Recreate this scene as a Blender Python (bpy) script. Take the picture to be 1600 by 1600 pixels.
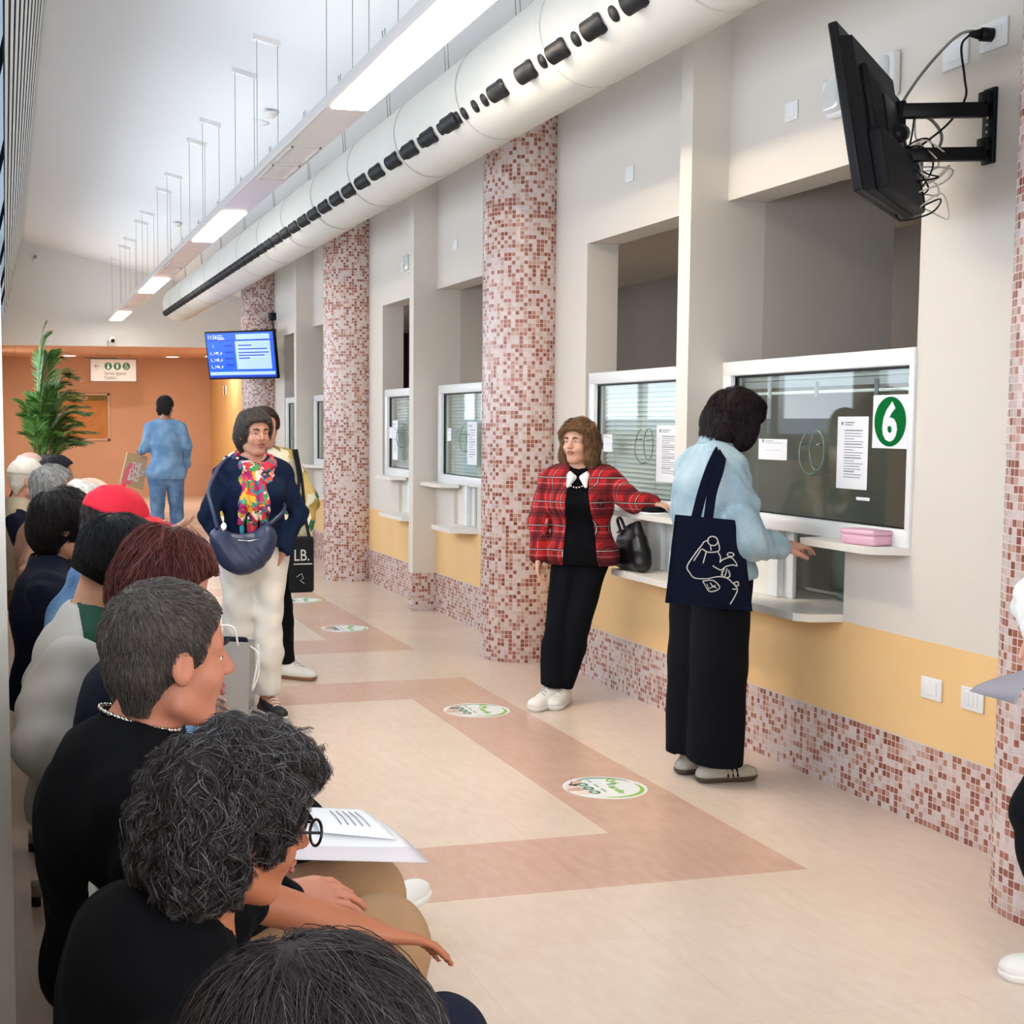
import bpy, bmesh, math, random
import numpy as np
from mathutils import Vector, Matrix

for o in list(bpy.data.objects):
    bpy.data.objects.remove(o)
SC = bpy.context.scene
COL = SC.collection

# ------------------------------------------------------------------ camera
cam = bpy.data.cameras.new('camera')
cam.sensor_fit = 'HORIZONTAL'
cam.sensor_width = 36.0
cam.lens = 36.0 * 2160 / 1600
cam.shift_x = (800 - 558) / 1600
cam.shift_y = (838 - 800) / 1600
cam.clip_start = 0.02
camo = bpy.data.objects.new('camera', cam)
COL.objects.link(camo)
Rw = np.array([[0.96928346, -0.02053741, 0.24508733],
               [-0.2459463, -0.08093869, 0.96589821],
               [0.0, -0.99650747, -0.08350364]])      # world axes seen in camera axes
camo.matrix_world = Matrix(((Rw[0][0], -Rw[0][1], -Rw[0][2], 0.0),
                            (Rw[1][0], -Rw[1][1], -Rw[1][2], 0.0),
                            (Rw[2][0], -Rw[2][1], -Rw[2][2], 1.55),
                            (0, 0, 0, 1)))
SC.camera = camo

# ------------------------------------------------------------------ world, daylight, exposure
SC.view_settings.view_transform = 'Standard'
SC.view_settings.look = 'None'
SC.view_settings.exposure = 0.0
SC.view_settings.gamma = 1.0
world = bpy.data.worlds.new('world')
SC.world = world
world.use_nodes = True
bg = world.node_tree.nodes['Background']
bg.inputs['Color'].default_value = (0.62, 0.78, 1.0, 1)
bg.inputs['Strength'].default_value = 1.3


def area(name, loc, rot, sx, sy, power, col):
    l = bpy.data.lights.new(name, 'AREA')
    l.shape = 'RECTANGLE'
    l.size, l.size_y = sx, sy
    l.energy = power
    l.color = col
    o = bpy.data.objects.new(name, l)
    COL.objects.link(o)
    o.location = loc
    o.rotation_euler = rot
    return o


# daylight through the row of windows and the louvred clerestory of the left wall
area('window_daylight', (-0.55, 8.0, 2.3), (0, -math.radians(66), 0), 1.6, 30, 620, (0.90, 0.95, 1.0))
area('entrance_daylight', (2.2, -3.9, 2.0), (math.radians(72), 0, 0), 3.6, 2.2, 190, (0.95, 0.97, 1.0))

area('office_fill', (4.6, 8.6, 2.68), (0, 0, 0), .6, 1.2, 16, (1.0, .95, .88))  # unseen fill lights added to brighten the office back wall and blinds
area('office_fill', (4.6, 13.2, 2.68), (0, 0, 0), .6, 1.2, 12, (1.0, .95, .88))

PI = math.pi


# ------------------------------------------------------------------ materials
def lin(h):
    if isinstance(h, str):
        h = h.lstrip('#')
        c = [int(h[i:i + 2], 16) / 255 for i in (0, 2, 4)]
    else:
        c = h
    return [x / 12.92 if x <= .04045 else ((x + .055) / 1.055) ** 2.4 for x in c] + [1.0]


class NT:
    def __init__(self, name):
        self.m = bpy.data.materials.new(name)
        self.m.use_nodes = True
        self.t = self.m.node_tree
        self.b = self.t.nodes['Principled BSDF']

    def n(self, typ, **kw):
        nd = self.t.nodes.new(typ)
        for k, v in kw.items():
            if k.startswith('i_'):
                nd.inputs[k[2:].replace('_', ' ')].default_value = v
            else:
                setattr(nd, k, v)
        return nd

    def l(self, a, b):
        self.t.links.new(a, b)

    def ramp(self, fac, stops, const=False):
        r = self.n('ShaderNodeValToRGB')
        cr = r.color_ramp
        if const:
            cr.interpolation = 'CONSTANT'
        while len(cr.elements) < len(stops):
            cr.elements.new(0.5)
        for e, (p, c) in zip(cr.elements, stops):
            e.position = p
            e.color = lin(c)
        self.l(fac, r.inputs[0])
        return r.outputs[0]

    def bump(self, h, s, d=0.01):
        b = self.n('ShaderNodeBump', i_Strength=s, i_Distance=d)
        self.l(h, b.inputs['Height'])
        self.l(b.outputs[0], self.b.inputs['Normal'])


def mat(name, col, rough=.5, metal=0.0, var=.0, scale=8.0, bump=0.0, bscale=None, sheen=0.0, emit=0.0, sss=0.0, spec=None):
    """a paint, cloth or plastic with a little noise in colour and relief"""
    k = NT(name)
    k.b.inputs['Base Color'].default_value = lin(col)
    k.b.inputs['Roughness'].default_value = rough
    k.b.inputs['Metallic'].default_value = metal
    if spec is not None:
        k.b.inputs['Specular IOR Level'].default_value = spec
    if sheen:
        k.b.inputs['Sheen Weight'].default_value = sheen
    if sss:
        k.b.inputs['Subsurface Weight'].default_value = sss
        k.b.inputs['Subsurface Radius'].default_value = (.012, .005, .003)
        k.b.inputs['Subsurface Scale'].default_value = 1.0
    if emit:
        k.b.inputs['Emission Color'].default_value = lin(col)
        k.b.inputs['Emission Strength'].default_value = emit
    if var or bump:
        tc = k.n('ShaderNodeTexCoord')
        nz = k.n('ShaderNodeTexNoise', i_Scale=scale, i_Detail=5.0)
        k.l(tc.outputs['Object'], nz.inputs['Vector'])
        if var:
            c = lin(col)
            lo = [max(0, x * (1 - var)) for x in c[:3]] + [1]
            hi = [min(1, x * (1 + var)) for x in c[:3]] + [1]
            r = k.n('ShaderNodeValToRGB')
            r.color_ramp.elements[0].position, r.color_ramp.elements[1].position = .3, .7
            r.color_ramp.elements[0].color, r.color_ramp.elements[1].color = lo, hi
            k.l(nz.outputs['Fac'], r.inputs[0])
            k.l(r.outputs[0], k.b.inputs['Base Color'])
        if bump:
            nb = k.n('ShaderNodeTexNoise', i_Scale=bscale or scale * 4, i_Detail=4.0)
            k.l(tc.outputs['Object'], nb.inputs['Vector'])
            k.bump(nb.outputs['Fac'], bump)
    return k.m


def mosaic(name, pitch=.026):
    k = NT(name)
    uv = k.n('ShaderNodeTexCoord')
    sc = k.n('ShaderNodeVectorMath', operation='SCALE')
    sc.inputs['Scale'].default_value = 1 / pitch
    k.l(uv.outputs['UV'], sc.inputs[0])
    fl = k.n('ShaderNodeVectorMath', operation='FLOOR')
    fr = k.n('ShaderNodeVectorMath', operation='FRACTION')
    k.l(sc.outputs[0], fl.inputs[0])
    k.l(sc.outputs[0], fr.inputs[0])
    wn = k.n('ShaderNodeTexWhiteNoise', noise_dimensions='2D')
    k.l(fl.outputs[0], wn.inputs['Vector'])
    col = k.ramp(wn.outputs['Value'], [(0, '#d6c6c1'), (.34, '#cdb8b1'), (.50, '#bf9a89'), (.64, '#b07b67'), (.74, '#9c5f4c'), (.90, '#8c4f3f')], True)
    # mottling inside each glass tile
    nz = k.n('ShaderNodeTexNoise', i_Scale=1.1, i_Detail=2.0)
    k.l(sc.outputs[0], nz.inputs['Vector'])
    mv = k.n('ShaderNodeMapRange')
    mv.inputs['To Min'].default_value, mv.inputs['To Max'].default_value = .75, 1.25
    k.l(nz.outputs['Fac'], mv.inputs[0])
    ml = k.n('ShaderNodeVectorMath', operation='SCALE')
    k.l(col, ml.inputs[0])
    k.l(mv.outputs[0], ml.inputs['Scale'])
    # grout mask
    sp = k.n('ShaderNodeSeparateXYZ')
    k.l(fr.outputs[0], sp.inputs[0])
    ds = []
    for ax in 'XY':
        a = k.n('ShaderNodeMath', operation='SUBTRACT')
        a.inputs[1].default_value = .5
        k.l(sp.outputs[ax], a.inputs[0])
        b = k.n('ShaderNodeMath', operation='ABSOLUTE')
        k.l(a.outputs[0], b.inputs[0])
        ds.append(b)
    mx = k.n('ShaderNodeMath', operation='MAXIMUM')
    k.l(ds[0].outputs[0], mx.inputs[0])
    k.l(ds[1].outputs[0], mx.inputs[1])
    gt = k.n('ShaderNodeMath', operation='GREATER_THAN')
    gt.inputs[1].default_value = .43
    k.l(mx.outputs[0], gt.inputs[0])
    mix = k.n('ShaderNodeMix', data_type='RGBA')
    k.l(gt.outputs[0], mix.inputs[0])
    k.l(ml.outputs[0], mix.inputs[6])
    mix.inputs[7].default_value = lin('#d6c2ba')
    k.l(mix.outputs[2], k.b.inputs['Base Color'])
    ro = k.n('ShaderNodeMapRange')
    ro.inputs['To Min'].default_value, ro.inputs['To Max'].default_value = .22, .7
    k.l(gt.outputs[0], ro.inputs[0])
    k.l(ro.outputs[0], k.b.inputs['Roughness'])
    inv = k.n('ShaderNodeMath', operation='SUBTRACT')
    inv.inputs[0].default_value = 1
    k.l(gt.outputs[0], inv.inputs[1])
    k.bump(inv.outputs[0], .35, .002)
    return k.m


def vinyl(name, col, col2):
    k = NT(name)
    tc = k.n('ShaderNodeTexCoord')
    n1 = k.n('ShaderNodeTexNoise', i_Scale=1.3, i_Detail=6.0)
    n2 = k.n('ShaderNodeTexNoise', i_Scale=26.0, i_Detail=4.0)
    k.l(tc.outputs['Object'], n1.inputs['Vector'])
    mp = k.n('ShaderNodeMapping')
    mp.inputs['Scale'].default_value = (1, .35, 1)
    k.l(tc.outputs['Object'], mp.inputs[0])
    k.l(mp.outputs[0], n2.inputs['Vector'])
    ad = k.n('ShaderNodeMath', operation='ADD')
    k.l(n1.outputs['Fac'], ad.inputs[0])
    k.l(n2.outputs['Fac'], ad.inputs[1])
    mr = k.n('ShaderNodeMath', operation='MULTIPLY')
    mr.inputs[1].default_value = .5
    k.l(ad.outputs[0], mr.inputs[0])
    c = k.ramp(mr.outputs[0], [(.38, col2), (.6, col)])
    # faint welded joints, one and a quarter metres apart
    br = k.n('ShaderNodeTexBrick', offset=0.0, i_Scale=1.0)
    br.inputs['Mortar Size'].default_value = .0022
    br.inputs['Brick Width'].default_value = .62
    br.inputs['Row Height'].default_value = .62
    br.inputs['Color1'].default_value = br.inputs['Color2'].default_value = (1, 1, 1, 1)
    br.inputs['Mortar'].default_value = (.93, .92, .90, 1)
    k.l(tc.outputs['Object'], br.inputs['Vector'])
    ml = k.n('ShaderNodeMix', data_type='RGBA', blend_type='MULTIPLY')
    ml.inputs[0].default_value = 1
    k.l(c, ml.inputs[6])
    k.l(br.outputs['Color'], ml.inputs[7])
    k.l(ml.outputs[2], k.b.inputs['Base Color'])
    rr = k.n('ShaderNodeMapRange')
    rr.inputs['To Min'].default_value, rr.inputs['To Max'].default_value = .17, .28
    k.l(n1.outputs['Fac'], rr.inputs[0])
    k.l(rr.outputs[0], k.b.inputs['Roughness'])
    k.b.inputs['Specular IOR Level'].default_value = .45
    return k.m


def glass(name, tint=(.93, .97, .95), refl=1.0):
    """thin pane: clear, with the mirror of the room at a slant"""
    k = NT(name)
    t = k.t
    t.nodes.remove(k.b)
    out = [n for n in t.nodes if n.type == 'OUTPUT_MATERIAL'][0]
    tr = k.n('ShaderNodeBsdfTransparent')
    tr.inputs[0].default_value = (*tint, 1)
    gl = k.n('ShaderNodeBsdfGlossy')
    gl.inputs['Roughness'].default_value = 0.01
    fr = k.n('ShaderNodeLayerWeight', i_Blend=.5)
    pw = k.n('ShaderNodeMath', operation='POWER')
    pw.inputs[1].default_value = 3.0
    k.l(fr.outputs['Facing'], pw.inputs[0])
    mu = k.n('ShaderNodeMath', operation='MULTIPLY_ADD')
    mu.inputs[1].default_value = .42 * refl
    mu.inputs[2].default_value = .03 * refl
    mu.use_clamp = True
    k.l(pw.outputs[0], mu.inputs[0])
    mx = k.n('ShaderNodeMixShader')
    k.l(mu.outputs[0], mx.inputs[0])
    k.l(tr.outputs[0], mx.inputs[1])
    k.l(gl.outputs[0], mx.inputs[2])
    k.l(mx.outputs[0], out.inputs[0])
    return k.m


def denim(name, col, dark, light, zlo=None, zhi=None):
    k = NT(name)
    tc = k.n('ShaderNodeTexCoord')
    n1 = k.n('ShaderNodeTexNoise', i_Scale=7.0, i_Detail=4.0)
    n2 = k.n('ShaderNodeTexNoise', i_Scale=140.0, i_Detail=2.0)
    k.l(tc.outputs['Object'], n1.inputs['Vector'])
    k.l(tc.outputs['Object'], n2.inputs['Vector'])
    ad = k.n('ShaderNodeMath', operation='MULTIPLY_ADD')
    ad.inputs[1].default_value = .35
    k.l(n2.outputs['Fac'], ad.inputs[0])
    k.l(n1.outputs['Fac'], ad.inputs[2])
    c = k.ramp(ad.outputs[0], [(.42, dark), (.65, col), (.95, light)])
    k.l(c, k.b.inputs['Base Color'])
    k.b.inputs['Roughness'].default_value = .9
    k.bump(n2.outputs['Fac'], .15, .004)
    return k.m


def cells(name, cols, scale, rough=.85, stretch=(1, 1, 1)):
    """printed cloth: irregular patches of colour"""
    k = NT(name)
    tc = k.n('ShaderNodeTexCoord')
    mp = k.n('ShaderNodeMapping')
    mp.inputs['Scale'].default_value = stretch
    nz = k.n('ShaderNodeTexNoise', i_Scale=scale * .5, i_Detail=2.0)
    k.l(tc.outputs['Object'], mp.inputs[0])
    k.l(mp.outputs[0], nz.inputs['Vector'])
    mx = k.n('ShaderNodeMix', data_type='VECTOR')
    mx.inputs[0].default_value = .12
    k.l(mp.outputs[0], mx.inputs[4])
    k.l(nz.outputs['Color'], mx.inputs[5])
    vo = k.n('ShaderNodeTexVoronoi', i_Scale=scale)
    k.l(mx.outputs[1], vo.inputs['Vector'])
    sp = k.n('ShaderNodeSeparateColor')
    k.l(vo.outputs['Color'], sp.inputs[0])
    st = [(i / len(cols), c) for i, c in enumerate(cols)]
    c = k.ramp(sp.outputs[0], st, True)
    k.l(c, k.b.inputs['Base Color'])
    k.b.inputs['Roughness'].default_value = rough
    return k.m


def plaid(name):
    k = NT(name)
    tc = k.n('ShaderNodeTexCoord')
    sp = k.n('ShaderNodeSeparateXYZ')
    k.l(tc.outputs['Object'], sp.inputs[0])
    an = k.n('ShaderNodeMath', operation='ADD')       # width coordinate round the body
    k.l(sp.outputs[0], an.inputs[0])
    k.l(sp.outputs[1], an.inputs[1])

    def band(src, per, off, lo, hi):
        a = k.n('ShaderNodeMath', operation='MULTIPLY_ADD')
        a.inputs[1].default_value, a.inputs[2].default_value = 1 / per, off
        k.l(src, a.inputs[0])
        f = k.n('ShaderNodeMath', operation='FRACT')
        k.l(a.outputs[0], f.inputs[0])
        g = k.n('ShaderNodeMath', operation='COMPARE')
        g.inputs[1].default_value, g.inputs[2].default_value = (lo + hi) / 2, (hi - lo) / 2
        k.l(f.outputs[0], g.inputs[0])
        return g.outputs[0]
    prev = None
    base = lin('#b3161d')
    cur = None
    for src, per in ((an.outputs[0], .125), (sp.outputs[2], .13)):
        for lo, hi, c, f in ((.0, .34, '#3a0a10', .62), (.15, .18, '#0c0a12', .9), (.62, .72, '#160a12', .8), (.655, .675, '#e6ddd2', .85), (.42, .435, '#d9cfc6', .5)):
            mx = k.n('ShaderNodeMix', data_type='RGBA')
            mm = k.n('ShaderNodeMath', operation='MULTIPLY')
            mm.inputs[1].default_value = f
            k.l(band(src, per, .1, lo, hi), mm.inputs[0])
            k.l(mm.outputs[0], mx.inputs[0])
            if cur is None:
                mx.inputs[6].default_value = base
            else:
                k.l(cur, mx.inputs[6])
            mx.inputs[7].default_value = lin(c)
            cur = mx.outputs[2]
    k.l(cur, k.b.inputs['Base Color'])
    k.b.inputs['Roughness'].default_value = .95
    nz = k.n('ShaderNodeTexNoise', i_Scale=160.0)
    k.l(tc.outputs['Object'], nz.inputs['Vector'])
    k.bump(nz.outputs['Fac'], .3, .004)
    return k.m


HAIRBASE = {}


def hairmat(name, cols, rough=.45):
    k = NT(name)
    ge = k.n('ShaderNodeNewGeometry')
    st = [(i / max(1, len(cols) - 1), c) for i, c in enumerate(cols)]
    c = k.ramp(ge.outputs['Random Per Island'], st)
    k.l(c, k.b.inputs['Base Color'])
    k.b.inputs['Roughness'].default_value = rough
    k.b.inputs['Specular IOR Level'].default_value = .35
    c = lin(cols[1])
    HAIRBASE[k.m.name] = mat('hair_root', cols[1], .8)
    return k.m


# ------------------------------------------------------------------ objects
def link(name, me, m=None, parent=None):
    o = bpy.data.objects.new(name, me)
    COL.objects.link(o)
    if m is not None:
        for x in (m if isinstance(m, (list, tuple)) else [m]):
            me.materials.append(x)
    if parent is not None:
        o.parent = parent
    return o


def tag(o, label=None, cat=None, group=None, kind=None):
    for k, v in (('label', label), ('category', cat), ('group', group), ('kind', kind)):
        if v:
            o[k] = v
    return o


def empty(name, loc, label, cat, group=None, rz=0.0):
    o = bpy.data.objects.new(name, None)
    COL.objects.link(o)
    o.location = loc
    o.rotation_euler = (0, 0, rz)
    o.empty_display_size = .1
    return tag(o, label, cat, group)


class MB:
    """collects boxes, tubes and prisms into one mesh"""

    def __init__(self):
        self.v, self.f, self.mi, self.sm, self.uv = [], [], [], [], []

    def add(self, vs, fs, mi=0, smooth=False, M=None, uv=None):
        b = len(self.v)
        for p in vs:
            p = Vector(p)
            self.v.append(tuple(M @ p) if M is not None else tuple(p))
        for i, f in enumerate(fs):
            self.f.append([b + j for j in f])
            self.mi.append(mi)
            self.sm.append(smooth)
            self.uv.append(uv[i] if uv else None)
        return self

    def box(self, lo, hi, mi=0, M=None):
        (a, b, c), (d, e, g) = lo, hi
        vs = [(a, b, c), (d, b, c), (d, e, c), (a, e, c), (a, b, g), (d, b, g), (d, e, g), (a, e, g)]
        fs = [(0, 3, 2, 1), (4, 5, 6, 7), (0, 1, 5, 4), (1, 2, 6, 5), (2, 3, 7, 6), (3, 0, 4, 7)]
        return self.add(vs, fs, mi, False, M)

    def rbox(self, lo, hi, r=.004, mi=0, M=None, seg=2):
        bm = bmesh.new()
        bmesh.ops.create_cube(bm, size=1.0)
        lo, hi = Vector(lo), Vector(hi)
        for v in bm.verts:
            v.co = Vector((lo[i] + (v.co[i] + .5) * (hi[i] - lo[i]) for i in range(3)))
        r = min(r, .49 * min(abs(hi[i] - lo[i]) for i in range(3)))
        bmesh.ops.bevel(bm, geom=bm.edges[:], offset=r, segments=seg, profile=.5, affect='EDGES')
        bm.verts.index_update()
        self.add([v.co.copy() for v in bm.verts], [[v.index for v in f.verts] for f in bm.faces], mi, True, M)
        bm.free()
        return self

    def prism(self, poly, a, b, axis=2, mi=0, M=None):
        """polygon (two coordinates) pushed along an axis from a to b"""
        n = len(poly)

        def P(p, z):
            q = [p[0], p[1]]
            q.insert(axis, z)
            return q
        vs = [P(p, a) for p in poly] + [P(p, b) for p in poly]
        fs = [list(range(n))[::-1], [n + i for i in range(n)]] + [(i, (i + 1) % n, n + (i + 1) % n, n + i) for i in range(n)]
        return self.add(vs, fs, mi, False, M)

    def tube(self, pts, r, seg=8, mi=0, M=None, caps=True, smooth=True):
        pts = [Vector(p) for p in pts]
        rs = r if isinstance(r, (list, tuple)) else [r] * len(pts)
        vs, fs = [], []
        up = Vector((0, 0, 1))
        pu = None
        for i, p in enumerate(pts):
            d = (pts[min(i + 1, len(pts) - 1)] - pts[max(i - 1, 0)]).normalized()
            if pu is None:
                u = d.cross(up if abs(d.z) < .9 else Vector((1, 0, 0))).normalized()
            else:
                u = (pu - d * pu.dot(d)).normalized()
            pu = u
            w = d.cross(u)
            for k in range(seg):
                a = 2 * PI * k / seg
                vs.append(p + (u * math.cos(a) + w * math.sin(a)) * rs[i])
        for i in range(len(pts) - 1):
            for k in range(seg):
                k2 = (k + 1) % seg
                fs.append((i * seg + k, i * seg + k2, (i + 1) * seg + k2, (i + 1) * seg + k))
        if caps:
            fs.append(tuple(range(seg))[::-1])
            fs.append(tuple((len(pts) - 1) * seg + k for k in range(seg)))
        return self.add(vs, fs, mi, smooth, M)

    def disc(self, c, rx, ry, axis=2, n=32, t=.002, mi=0, M=None):
        poly = [(math.cos(2 * PI * i / n) * rx, math.sin(2 * PI * i / n) * ry) for i in range(n)]
        c = list(c)
        z = c.pop(axis)
        return self.prism([(p[0] + c[0], p[1] + c[1]) for p in poly], z, z + t, axis, mi, M)

    def sphere(self, c, r, seg=16, ring=10, mi=0, M=None, zmin=-1.0):
        r = r if isinstance(r, (tuple, list)) else (r, r, r)
        vs, fs = [], []
        for i in range(ring + 1):
            th = PI * i / ring
            z = max(math.cos(th), zmin)
            for k in range(seg):
                a = 2 * PI * k / seg
                vs.append((c[0] + r[0] * math.sin(th) * math.cos(a), c[1] + r[1] * math.sin(th) * math.sin(a), c[2] + r[2] * z))
        for i in range(ring):
            for k in range(seg):
                k2 = (k + 1) % seg
                fs.append((i * seg + k, (i + 1) * seg + k, (i + 1) * seg + k2, i * seg + k2))
        return self.add(vs, fs, mi, True, M)

    def lathe(self, prof, c=(0, 0, 0), seg=24, mi=0, M=None):
        vs, fs = [], []
        for r, z in prof:
            for k in range(seg):
                a = 2 * PI * k / seg
                vs.append((c[0] + r * math.cos(a), c[1] + r * math.sin(a), c[2] + z))
        for i in range(len(prof) - 1):
            for k in range(seg):
                k2 = (k + 1) % seg
                fs.append((i * seg + k, i * seg + k2, (i + 1) * seg + k2, (i + 1) * seg + k))
        return self.add(vs, fs, mi, True, M)

    def build(self, name, m=None, parent=None):
        me = bpy.data.meshes.new(name)
        me.from_pydata(self.v, [], self.f)
        me.polygons.foreach_set('material_index', self.mi)
        me.polygons.foreach_set('use_smooth', self.sm)
        if any(u is not None for u in self.uv):
            ul = me.uv_layers.new(name='UVMap')
            i = 0
            for f, u in zip(self.f, self.uv):
                for j in range(len(f)):
                    if u:
                        ul.data[i].uv = u[j]
                    i += 1
        me.update()
        return link(name, me, m, parent)


def box(name, lo, hi, m, parent=None, r=0.0):
    b = MB()
    b.rbox(lo, hi, r) if r else b.box(lo, hi)
    return b.build(name, m, parent)


def smooth_path(pts, n=8):
    """Catmull-Rom through the points"""
    P = [Vector(p) for p in pts]
    P = [P[0] * 2 - P[1]] + P + [P[-1] * 2 - P[-2]]
    out = []
    for i in range(1, len(P) - 2):
        a, b, c, d = P[i - 1], P[i], P[i + 1], P[i + 2]
        for k in range(n):
            t = k / n
            out.append(.5 * ((2 * b) + (c - a) * t + (2 * a - 5 * b + 4 * c - d) * t * t + (3 * b - a - 3 * c + d) * t ** 3))
    out.append(P[-2])
    return out


def text(name, s, size, m, parent, M, bold=0.0, ext=.0006, align='LEFT', sx=1.0):
    cu = bpy.data.curves.new('lettering', 'FONT')
    cu.body = s
    cu.size = size
    cu.extrude = ext
    cu.offset = bold
    cu.align_x = align
    cu.resolution_u = 3
    t = bpy.data.objects.new('lettering', cu)
    COL.objects.link(t)
    dg = bpy.context.evaluated_depsgraph_get()
    me = bpy.data.meshes.new_from_object(t.evaluated_get(dg))
    bpy.data.objects.remove(t)
    me.transform(M @ Matrix.Diagonal((sx, 1, 1, 1)))
    me.materials.clear()
    return link(name, me, m, parent)


def axes(x, y, o):
    """matrix whose x axis is x, y axis is y, standing at o"""
    x, y = Vector(x).normalized(), Vector(y).normalized()
    z = x.cross(y)
    return Matrix(((x.x, y.x, z.x, o[0]), (x.y, y.y, z.y, o[1]), (x.z, y.z, z.z, o[2]), (0, 0, 0, 1)))


def copy_tree(o, parent=None):
    c = o.copy()
    COL.objects.link(c)
    if parent is not None:
        c.parent = parent
    for ch in list(o.children):
        copy_tree(ch, c)
    return c

# things whose parts are modelled in room coordinates: an Empty at the base, parts kept where they are
WORLD = {}


def thing(name, loc, label, cat, group=None):
    o = empty(name, loc, label, cat, group)
    WORLD[o.name] = Matrix.Translation(-Vector(loc))
    return o


_link = link


def link(name, me, m=None, parent=None):
    o = _link(name, me, m, parent)
    if parent is not None and parent.name in WORLD:
        o.matrix_parent_inverse = WORLD[parent.name]
    return o


def struct(o, kind='structure'):
    o['kind'] = kind
    return o


# ------------------------------------------------------------------ palette
M_WALL = mat('wall_paint', '#ddd6cb', .75, bump=.03, bscale=220)
M_WALLB = mat('header_paint', '#e8e6e2', .8, bump=.03, bscale=200)
M_CEIL = mat('ceiling_paint', '#eef1f3', .85)
M_ORANGE = mat('apricot_paint', '#f0c88c', .6, var=.03, scale=3)
M_TERRA = mat('terracotta_paint', '#cfa183', .7, var=.03, scale=2)
M_AMBER = mat('amber_paint', '#dcae70', .7)
M_MOS = mosaic('mosaic')
M_FLOOR = vinyl('beige_vinyl', '#dfcdbc', '#d7c4b1')
M_PINK = vinyl('pink_vinyl', '#d0af9d', '#c8a591')
M_WHITE = mat('white_lacquer', '#f1f1ef', .3)
M_PVC = mat('window_pvc', '#f0f1f0', .28)
M_LAM = mat('laminate', '#ebe6dc', .35)
M_BLACK = mat('black_plastic', '#0c0c0e', .45, spec=.25)
M_BLACKM = mat('black_matt', '#121317', .65, var=.15, scale=30, spec=.2)
M_ALU = mat('aluminium', '#b6b5b1', .38, metal=.85, bump=.03)
M_STEEL = mat('bench_steel', '#8b8680', .4, metal=.6)
M_GREY = mat('grey_plastic', '#8e9291', .5)
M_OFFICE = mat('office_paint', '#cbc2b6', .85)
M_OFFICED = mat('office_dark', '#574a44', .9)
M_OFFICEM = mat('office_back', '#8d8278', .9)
M_GLASS = glass('counter_glass')
M_WGLASS = glass('window_glass', (.97, .98, 1), .6)
M_DUCT = mat('duct_cloth', '#e6e5dc', .5, bump=.12, bscale=9)
M_NOZ = mat('nozzle_black', '#1b1c1f', .55)
M_LIGHTBODY = mat('lamp_body', '#ece9e7', .25)
M_TUBE = mat('lamp_panel', '#fff8ee', .5, emit=16.0)
M_FILL = mat('ceiling_fill', '#f3f9ff', .5, emit=5.2)  # glow added out of sight above the lamp to brighten the ceiling
M_DOWN = mat('downlight_panel', '#fff0dc', .5, emit=9.0)
M_SOCKET = mat('socket_white', '#f0f0ee', .35)
M_PAPER = mat('paper', '#eef0f3', .8)
M_INK = mat('ink', '#85888f', .8)
M_INKD = mat('ink_dark', '#2a2b30', .8)
M_GREEN = mat('sign_green', '#016a2d', .85, spec=.1)
M_GREENL = mat('lime_green', '#8cc152', .5)
M_TEAL = mat('teal_green', '#2f7d5d', .5)
M_SLAT = mat('blind_slat', '#eceeec', .45)
M_SLATD = mat('slat_backing', '#131b24', .8, spec=.1)
M_DGLASS = glass('clerestory_glass', (.035, .045, .06), .5)
M_CHAIR = mat('seat_plastic', '#d9d8d3', .4)
M_SOFFIT = mat('soffit_panel', '#d3a184', .7)
M_CABLEG = mat('grey_cable', '#87867f', .5)
M_CABLEW = mat('white_cable', '#dcd9d0', .5)

# ------------------------------------------------------------------ the hall: floor, walls, ceiling
WX = 3.385
Y0, Y1, Y2 = -4.0, 23.8, 28.3


def zc(x):
    return 4.5 - .23 * (x - .31)


fb = MB()
xs = [-.3, .62, 1.115, 2.172, 2.665, 7.0]
ys = [Y0 - .2, -.6, -.05, 2.55, 3.105]
for k in range(5):
    a = 4.152 + 4.751 * k
    ys += [a, a + .556, a + 3.155, a + 3.712]
ys.append(Y2 + .3)
for i in range(len(xs) - 1):
    for j in range(len(ys) - 1):
        x, y = (xs[i] + xs[i + 1]) / 2, (ys[j] + ys[j + 1]) / 2
        t = (y - 4.152) % 4.751
        inside = .62 < x < 2.665 and t < 3.712
        ring = inside and (x < 1.115 or x > 2.172 or t < .556 or t > 3.155)
        if y < 3.2 or y > 22:
            ring = False
        fb.add([(xs[i], ys[j], 0), (xs[i + 1], ys[j], 0), (xs[i + 1], ys[j + 1], 0), (xs[i], ys[j + 1], 0)], [(0, 1, 2, 3)], 1 if ring else 0)
for i in range(1):
    fb.box((-.3, Y0 - .2, -.12), (7.0, Y2 + .3, -.004), 0)
struct(fb.build('floor', [M_FLOOR, M_PINK]))

cb = MB()
cb.prism([(-.3, zc(-.3)), (5.2, zc(5.2)), (5.2, zc(5.2) + .15), (-.3, zc(-.3) + .15)], Y0 - .2, Y1 + .2, 1)
struct(cb.build('ceiling', M_CEIL))

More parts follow.
